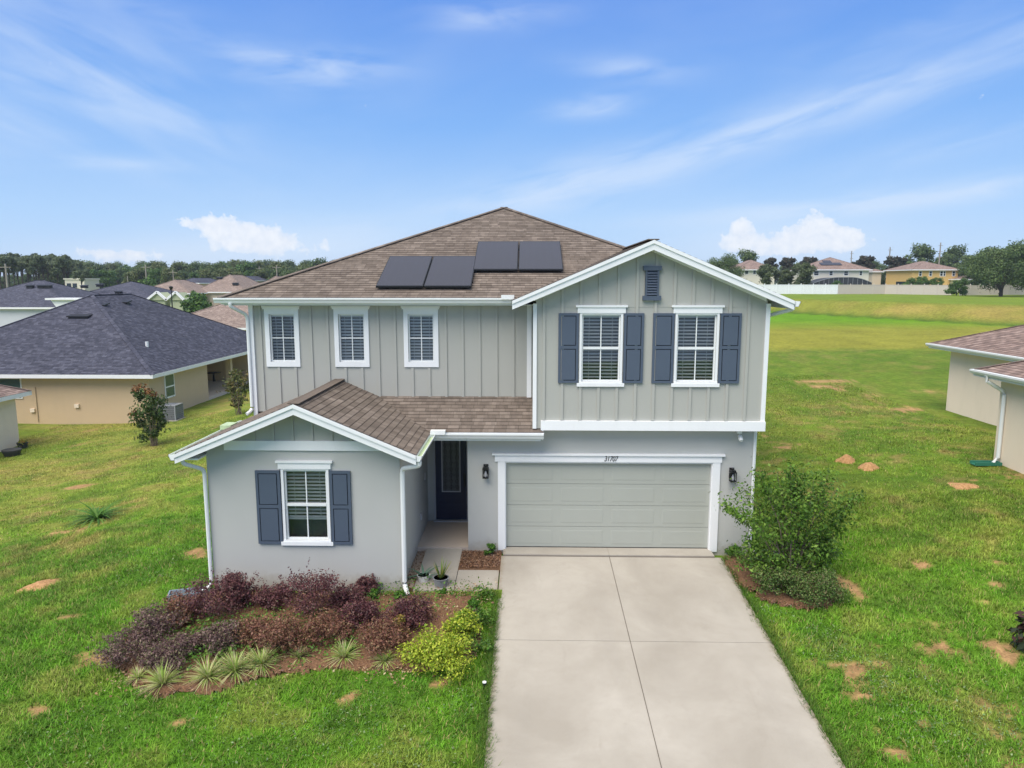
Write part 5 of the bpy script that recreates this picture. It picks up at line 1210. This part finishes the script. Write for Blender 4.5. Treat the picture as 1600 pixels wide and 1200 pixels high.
# ------------------------------------------------------------ beds, mounds, grass
def inpoly(x, y, poly):
    r = np.zeros(x.shape, bool); n = len(poly)
    for i in range(n):
        x0, y0 = poly[i]; x1, y1 = poly[(i+1) % n]
        c = ((y0 > y) != (y1 > y)) & (x < (x1-x0)*(y-y0)/(y1-y0+1e-12)+x0); r ^= c
    return r
def bed(name, pxs, extra, m, step=.06, dz=.012, nz=.02):
    poly = [tuple(gp(a, b)[:2]) for a, b in pxs]+extra; P = np.array(poly)
    xs_ = np.arange(P[:, 0].min()-.1, P[:, 0].max()+.1, step); ys_ = np.arange(P[:, 1].min()-.1, P[:, 1].max()+.1, step); X, Y = np.meshgrid(xs_, ys_)
    jx = X+(fbm(X*3, Y*3, 3, 50)-.5)*.35; jy = Y+(fbm(X*3, Y*3, 3, 60)-.5)*.35
    ok = inpoly(jx, jy, poly); B = ok.astype(float)
    for _ in range(5):
        B2 = B.copy(); B2[1:-1, 1:-1] = (B[1:-1, 1:-1]+B[:-2, 1:-1]+B[2:, 1:-1]+B[1:-1, :-2]+B[1:-1, 2:])/5; B = B2
    Z = hgt(X.ravel(), Y.ravel()).reshape(X.shape)-.03+.10*sstep(.45, 1, B)+fbm(X*6, Y*6, 3, 61)*nz
    idx = np.arange(X.size).reshape(X.shape); f_ = ok[:-1, :-1] & ok[1:, 1:] & ok[:-1, 1:] & ok[1:, :-1]
    Fq = np.stack([idx[:-1, :-1][f_], idx[:-1, 1:][f_], idx[1:, 1:][f_], idx[1:, :-1][f_]], 1); used, inv = np.unique(Fq, return_inverse=True)
    V = np.stack([X.ravel(), Y.ravel(), Z.ravel()], 1)[used]; o = np_mesh(name, V, inv.reshape(-1, 4), None, m, smooth=True); tag(o, kind='structure'); return poly
BED = bed('mulch_bed', [(178, 1030), (205, 985), (290, 940), (332, 916)], [(-6.7, 13.97), (-2.7, 13.97)], M['mulch']) if False else None
bedpx = [(170, 1032), (205, 990), (262, 955), (325, 925), (400, 926), (470, 927), (560, 928), (622, 932), (690, 928), (738, 932), (752, 975), (752, 1010), (742, 1040), (700, 1050), (640, 1052), (560, 1048), (500, 1046), (430, 1058), (370, 1072), (300, 1084), (240, 1092), (205, 1072)]
BED = bed('mulch_bed', bedpx, [], M['mulch'])
BED2 = [(-1.53, 14.95), (-.63, 14.95), (-.63, 15.95), (-1.40, 15.95), (-1.53, 16.0)]
def flat_bed(name, poly, z, m, thick=.08): s = MB(); s.prism([Vector((a, b, z)) for a, b in poly], (0, 0, -thick)); o = s.build(name, m); tag(o, kind='structure')
flat_bed('mulch_square', [(-1.54, 14.93), (-.60, 14.93), (-.60, 15.99), (-1.54, 15.99)], -.075, M['mulch'])
flat_bed('gravel_strip', [(-2.62, 14.0), (-2.40, 14.0), (-2.40, 16.04), (-2.62, 16.04)], -.11, M['mulch'])
BED3 = bed('mulch_patch', [(1128, 872), (1160, 868), (1200, 880), (1300, 905), (1318, 930), (1300, 952), (1250, 956), (1190, 942), (1150, 915)], [], M['mulch'])
# chips
def scatter(name, poly, n, size, cols, m, label=None, zf=None, flat=.5, rng=rs, zoff=.03):
    P = np.array(poly); x = P[:, 0].min()+rng.rand(n*3)*(np.ptp(P[:, 0])); y = P[:, 1].min()+rng.rand(n*3)*np.ptp(P[:, 1]); k = inpoly(x, y, poly); x, y = x[k][:n], y[k][:n]
    z = (zf(x, y) if zf else hgt(x, y))+zoff+rng.rand(len(x))*.02; N = np.tile([0, 0, 1.0], (len(x), 1))
    V, Fq, C = leaves(np.stack([x, y, z], 1), N, size, palette(len(x), cols, rng, .35), rng, .35, flat); o = np_mesh(name, V, Fq, C, m); tag(o, label, kind='stuff'); return o
CHP = [(.12, .055, .03), (.20, .10, .055), (.28, .16, .09), (.07, .035, .02), (.34, .22, .14), (.22, .13, .10)]
scatter('wood_chips', BED, 17000, .055, CHP, M['chips'], zoff=.05)
scatter('wood_chips', BED2, 1800, .05, CHP, M['chips'], zf=lambda x, y: x*0-.075); scatter('wood_chips', BED3, 3500, .05, CHP, M['chips'], zoff=.05)
# pebbles of the gravel strip
s = MB(); r8 = np.random.RandomState(8)
for k in range(420):
    x = -2.61+r8.rand()*.2; y = 14.02+r8.rand()*2.0; r = .012+r8.rand()*.016; z = -.11+r8.rand()*.02
    s.tube([(x, y, z-r*.6), (x, y, z), (x, y, z+r*.6)], [r*.6, r, r*.5], 6)
tag(s.build('gravel', M['rock'], smooth=True), kind='stuff')
def weedpatch(name, pts, cols, size, seed, zoff=.03, h=.06):
    rng = np.random.RandomState(seed); P = []
    for px, py, rx, n in pts:
        n = int(n*(.55 if name == 'lawn_weeds' else 1)); c = gp(px, py); q = rng.normal(0, 1, (n, 2))*[rx, rx*.8]; x = c.x+q[:, 0]; y = c.y+q[:, 1]; h_ = h*(2.2 if name == 'bed_groundcover' else 1); ok = ~inrect(x, y, -.6, 4.5, -40, 16); x, y = x[ok], y[ok]
        P.append(np.stack([x, y, hgt(x, y)+zoff+h_*rng.rand(len(x))], 1))
    P = np.concatenate(P); V, Fq, C = leaves(P, np.tile([0, 0, 1.0], (len(P), 1)), size, palette(len(P), cols, rng, .3), rng, .7, .5); o = np_mesh(name, V, Fq, C, M['leaf']); tag(o, kind='stuff')
weedpatch('lawn_weeds', [(1290, 990, .25, 260), (1305, 1022, .28, 420), (1390, 1052, .35, 400), (1375, 1075, .2, 220), (1430, 1130, .35, 360), (1530, 1110, .5, 300), (1570, 1140, .4, 260), (370, 1150, .5, 300), (560, 1120, .4, 400), (640, 1180, .4, 300),
  (250, 860, .6, 300), (290, 830, .5, 300), (120, 1150, .5, 260), (730, 1100, .25, 200), (735, 1005, .15, 260), (480, 1160, .4, 260), (1200, 960, .25, 200), (1480, 1170, .4, 300), (230, 900, .5, 240), (1240, 1005, .3, 200)], [(.12, .21, .06), (.16, .26, .09), (.09, .17, .04), (.24, .32, .15)], .036, 301, .02)
weedpatch('bed_groundcover', [(320, 1010, .4, 900), (290, 1030, .3, 500), (400, 985, .4, 500), (540, 1015, .3, 420), (560, 965, .35, 420), (640, 945, .4, 500), (700, 940, .45, 260), (752, 975, .12, 420), (745, 1020, .15, 300), (480, 1000, .4, 360), (440, 1035, .4, 300), (300, 1000, .5, 700), (360, 1012, .4, 500), (470, 985, .4, 300), (395, 1005, .3, 300), (350, 1040, .4, 400), (755, 935, .12, 300), (600, 925, .3, 300), (1150, 875, .15, 400), (1200, 925, .2, 300)],
  [(.07, .17, .02), (.11, .23, .03), (.05, .12, .02), (.17, .26, .05)], .05, 302, .05, .10)
weedpatch('dry_litter', [(px, py, .35, 420) for px, py in ((300, 970), (370, 990), (430, 985), (500, 990), (560, 1000), (610, 960), (660, 950), (700, 960), (450, 1030), (620, 1040), (720, 935), (240, 1050))], [(.38, .24, .12), (.46, .33, .18), (.26, .14, .08), (.5, .4, .25)], .045, 303, .04, .05)
# mounds
for i, (px, py, r, h, lb) in enumerate(((1322, 721, .32, .20, 'left orange sandy mound of the pair on the right lawn'), (1357, 732, .32, .18, 'right orange sandy mound of the pair on the right lawn'), (1505, 760, .42, .05, 'flat sandy mound near the beige house'),
                                       (58, 916, .42, .06, 'flat sandy mound on the left lawn near the photo edge'))):
    p = gp(px, py); n = 18; V = []; Fq = []
    for a in range(n):
        for j in range(8):
            q = j/7; ang = 2*pi*a/n; rr_ = r*q*(1+.18*sin(3*ang+i)+.1*sin(7*ang)); zz = h*(1-q*q)**1.3*(1+.2*math.sin(ang*5+j)*q)*(1+.7*(float(fbm(np.array([cos(ang)*q*3+i*5.0]), np.array([sin(ang)*q*3]), 4, 6)[0])-.5))
            X_, Y_ = p.x+rr_*cos(ang), p.y+rr_*sin(ang)*.85; V.append((X_, Y_, hz1(X_, Y_)+zz-.01+.03*(1-q)))
    for a in range(n):
        for j in range(7): b_ = (a+1) % n; Fq.append((a*8+j, a*8+j+1, b_*8+j+1, b_*8+j))
    o = np_mesh('soil_mound', np.array(V), np.array(Fq), None, M['soil'], loc=tuple(p), smooth=True); tag(o, lb, 'soil mound')
# path light
p = gp(757, 1077); t = thing('path_light', p, 'small black solar path light with white cap by the driveway edge', 'path light')
s = MB(); s.tube([(p.x, p.y, p.z-.03), (p.x, p.y, p.z+.12)], .03, 8); s.build('stake', M['black'], t); s = MB(); s.tube([(p.x, p.y, p.z+.12), (p.x, p.y, p.z+.135), (p.x, p.y, p.z+.14)], [.034, .034, .02], 8); s.build('cap', M['white'], t)
# grass blades
def grass(n, x0, x1, y0, y1, L, wd, seed, near=True, per=5):
    rng = np.random.RandomState(seed); u_ = rng.rand(n); 
    x = x0+(x1-x0)*rng.rand(n); y = y0+(y1-y0)*u_
    vis = np.abs(x*F/np.maximum(y, 1)) < 1050
    ok = vis & ~inrect(x, y, -.62, 4.52, -40, 16.3) & ~inrect(x, y, -2.6, -.6, 13.95, 18) & ~inrect(x, y, -6.65, 5.25, 13.97, 29.5)
    ok &= ~inrect(x, y, -38.2, -25.1, 18, 33.8) & ~inrect(x, y, 14.3, 34, 9, 21.8) & ~inrect(x, y, 18, 34, 12, 30.7) & ~inrect(x, y, -36, -20.8, 37.8, 58)
    ok &= ~(inpoly(x, y, BED) & (rng.rand(n) > .05)) & ~(inpoly(x, y, BED3) & (rng.rand(n) > .12))
    s_ = soil(x, y); ok &= rng.rand(n) > s_*1.05
    dn = fbm(x*1.7, y*1.7, 3, 90); ok &= rng.rand(n) < .45+dn*1.0
    x, y = x[ok], y[ok]; n = len(x); z = hgt(x, y)
    tall = .55+.9*fbm(x*.9, y*.9, 3, 91)
    c0 = lawn(x, y)*(.55+.95*fbm(x*4.5, y*4.5, 4, 95))[:, None]; m = per
    X = np.repeat(x, m)+rng.normal(0, .028 if near else .06, n*m); Y = np.repeat(y, m)+rng.normal(0, .028 if near else .06, n*m); Z = np.repeat(z, m); Lh = L*np.repeat(tall, m)*(.45+.8*rng.rand(n*m))
    a = rng.rand(n*m)*2*pi; ln = .35+.9*rng.rand(n*m); dxh, dyh = np.cos(a), np.sin(a); wv = wd*(.6+.7*rng.rand(n*m))
    b = np.stack([X, Y, Z-.01], 1); sd_ = np.stack([-dyh, dxh, 0*a], 1)*wv[:, None]/2; tip = b+np.stack([dxh*Lh*ln, dyh*Lh*ln, Lh*(1.15-.45*ln)], 1)
    V = np.stack([b-sd_, b+sd_, tip], 1).reshape(-1, 3); Fq = np.arange(len(V)).reshape(-1, 3)
    cc = np.repeat(c0, m, 0)*(.70+1.3*rng.rand(n*m, 1)**1.4); pale = rng.rand(n*m) < .09; cc[pale] = cc[pale]*.6+np.array([.16, .19, .05])*.6; dry = rng.rand(n*m) < .07; cc[dry] = np.array([.36, .30, .12])*(.7+.5*rng.rand(dry.sum(), 1))
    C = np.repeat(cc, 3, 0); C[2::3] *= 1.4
    o = np_mesh('grass', V, Fq, C, M['grass']); tag(o, kind='stuff'); return n*m
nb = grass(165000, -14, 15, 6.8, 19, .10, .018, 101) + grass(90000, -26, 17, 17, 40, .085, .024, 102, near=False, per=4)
# grass creeping over the drive edges
rng = np.random.RandomState(77); n = 9000; side = rng.rand(n) < .5; y = 7+rng.rand(n)*(np.where(side, 13.9, 15.6)-7); x = np.where(side, -.64, 4.54)+rng.normal(0, .045, n)*(.4+1.2*fbm(y*2.3, y*0+side, 3, 12)); z = np.interp(y, [2, 9, 16], [-1.02, -.51, 0])-.03
b = np.stack([x, y, z], 1); a = rng.rand(n)*6.28; L = .05+.11*rng.rand(n); sd_ = np.stack([-np.sin(a), np.cos(a), 0*a], 1)*.006; tip = b+np.stack([np.cos(a)*L, np.sin(a)*L, .04+L*.5], 1)
V = np.stack([b-sd_, b+sd_, tip], 1).reshape(-1, 3); C = np.repeat(palette(n, [(.06, .15, .012), (.09, .2, .02), (.12, .18, .03)], rng), 3, 0); tag(np_mesh('edge_grass', V, np.arange(len(V)).reshape(-1, 3), C, M['grass']), kind='stuff')
print('blades', nb, 'objects', len(bpy.data.objects))

# ------------------------------------------------------------ air
hm = bpy.data.materials.new('haze'); hm.use_nodes = True; hn = hm.node_tree; hn.nodes.clear()
pv = hn.nodes.new('ShaderNodeVolumePrincipled'); pv.inputs['Color'].default_value = (.78, .86, 1, 1); pv.inputs['Density'].default_value = .00028; pv.inputs['Anisotropy'].default_value = .2
ho_ = hn.nodes.new('ShaderNodeOutputMaterial'); hn.links.new(pv.outputs[0], ho_.inputs['Volume'])
s = MB(); s.box(-3600, 3600, -60, 4600, -40, 32); o = s.build('haze', hm); tag(o, kind='stuff')
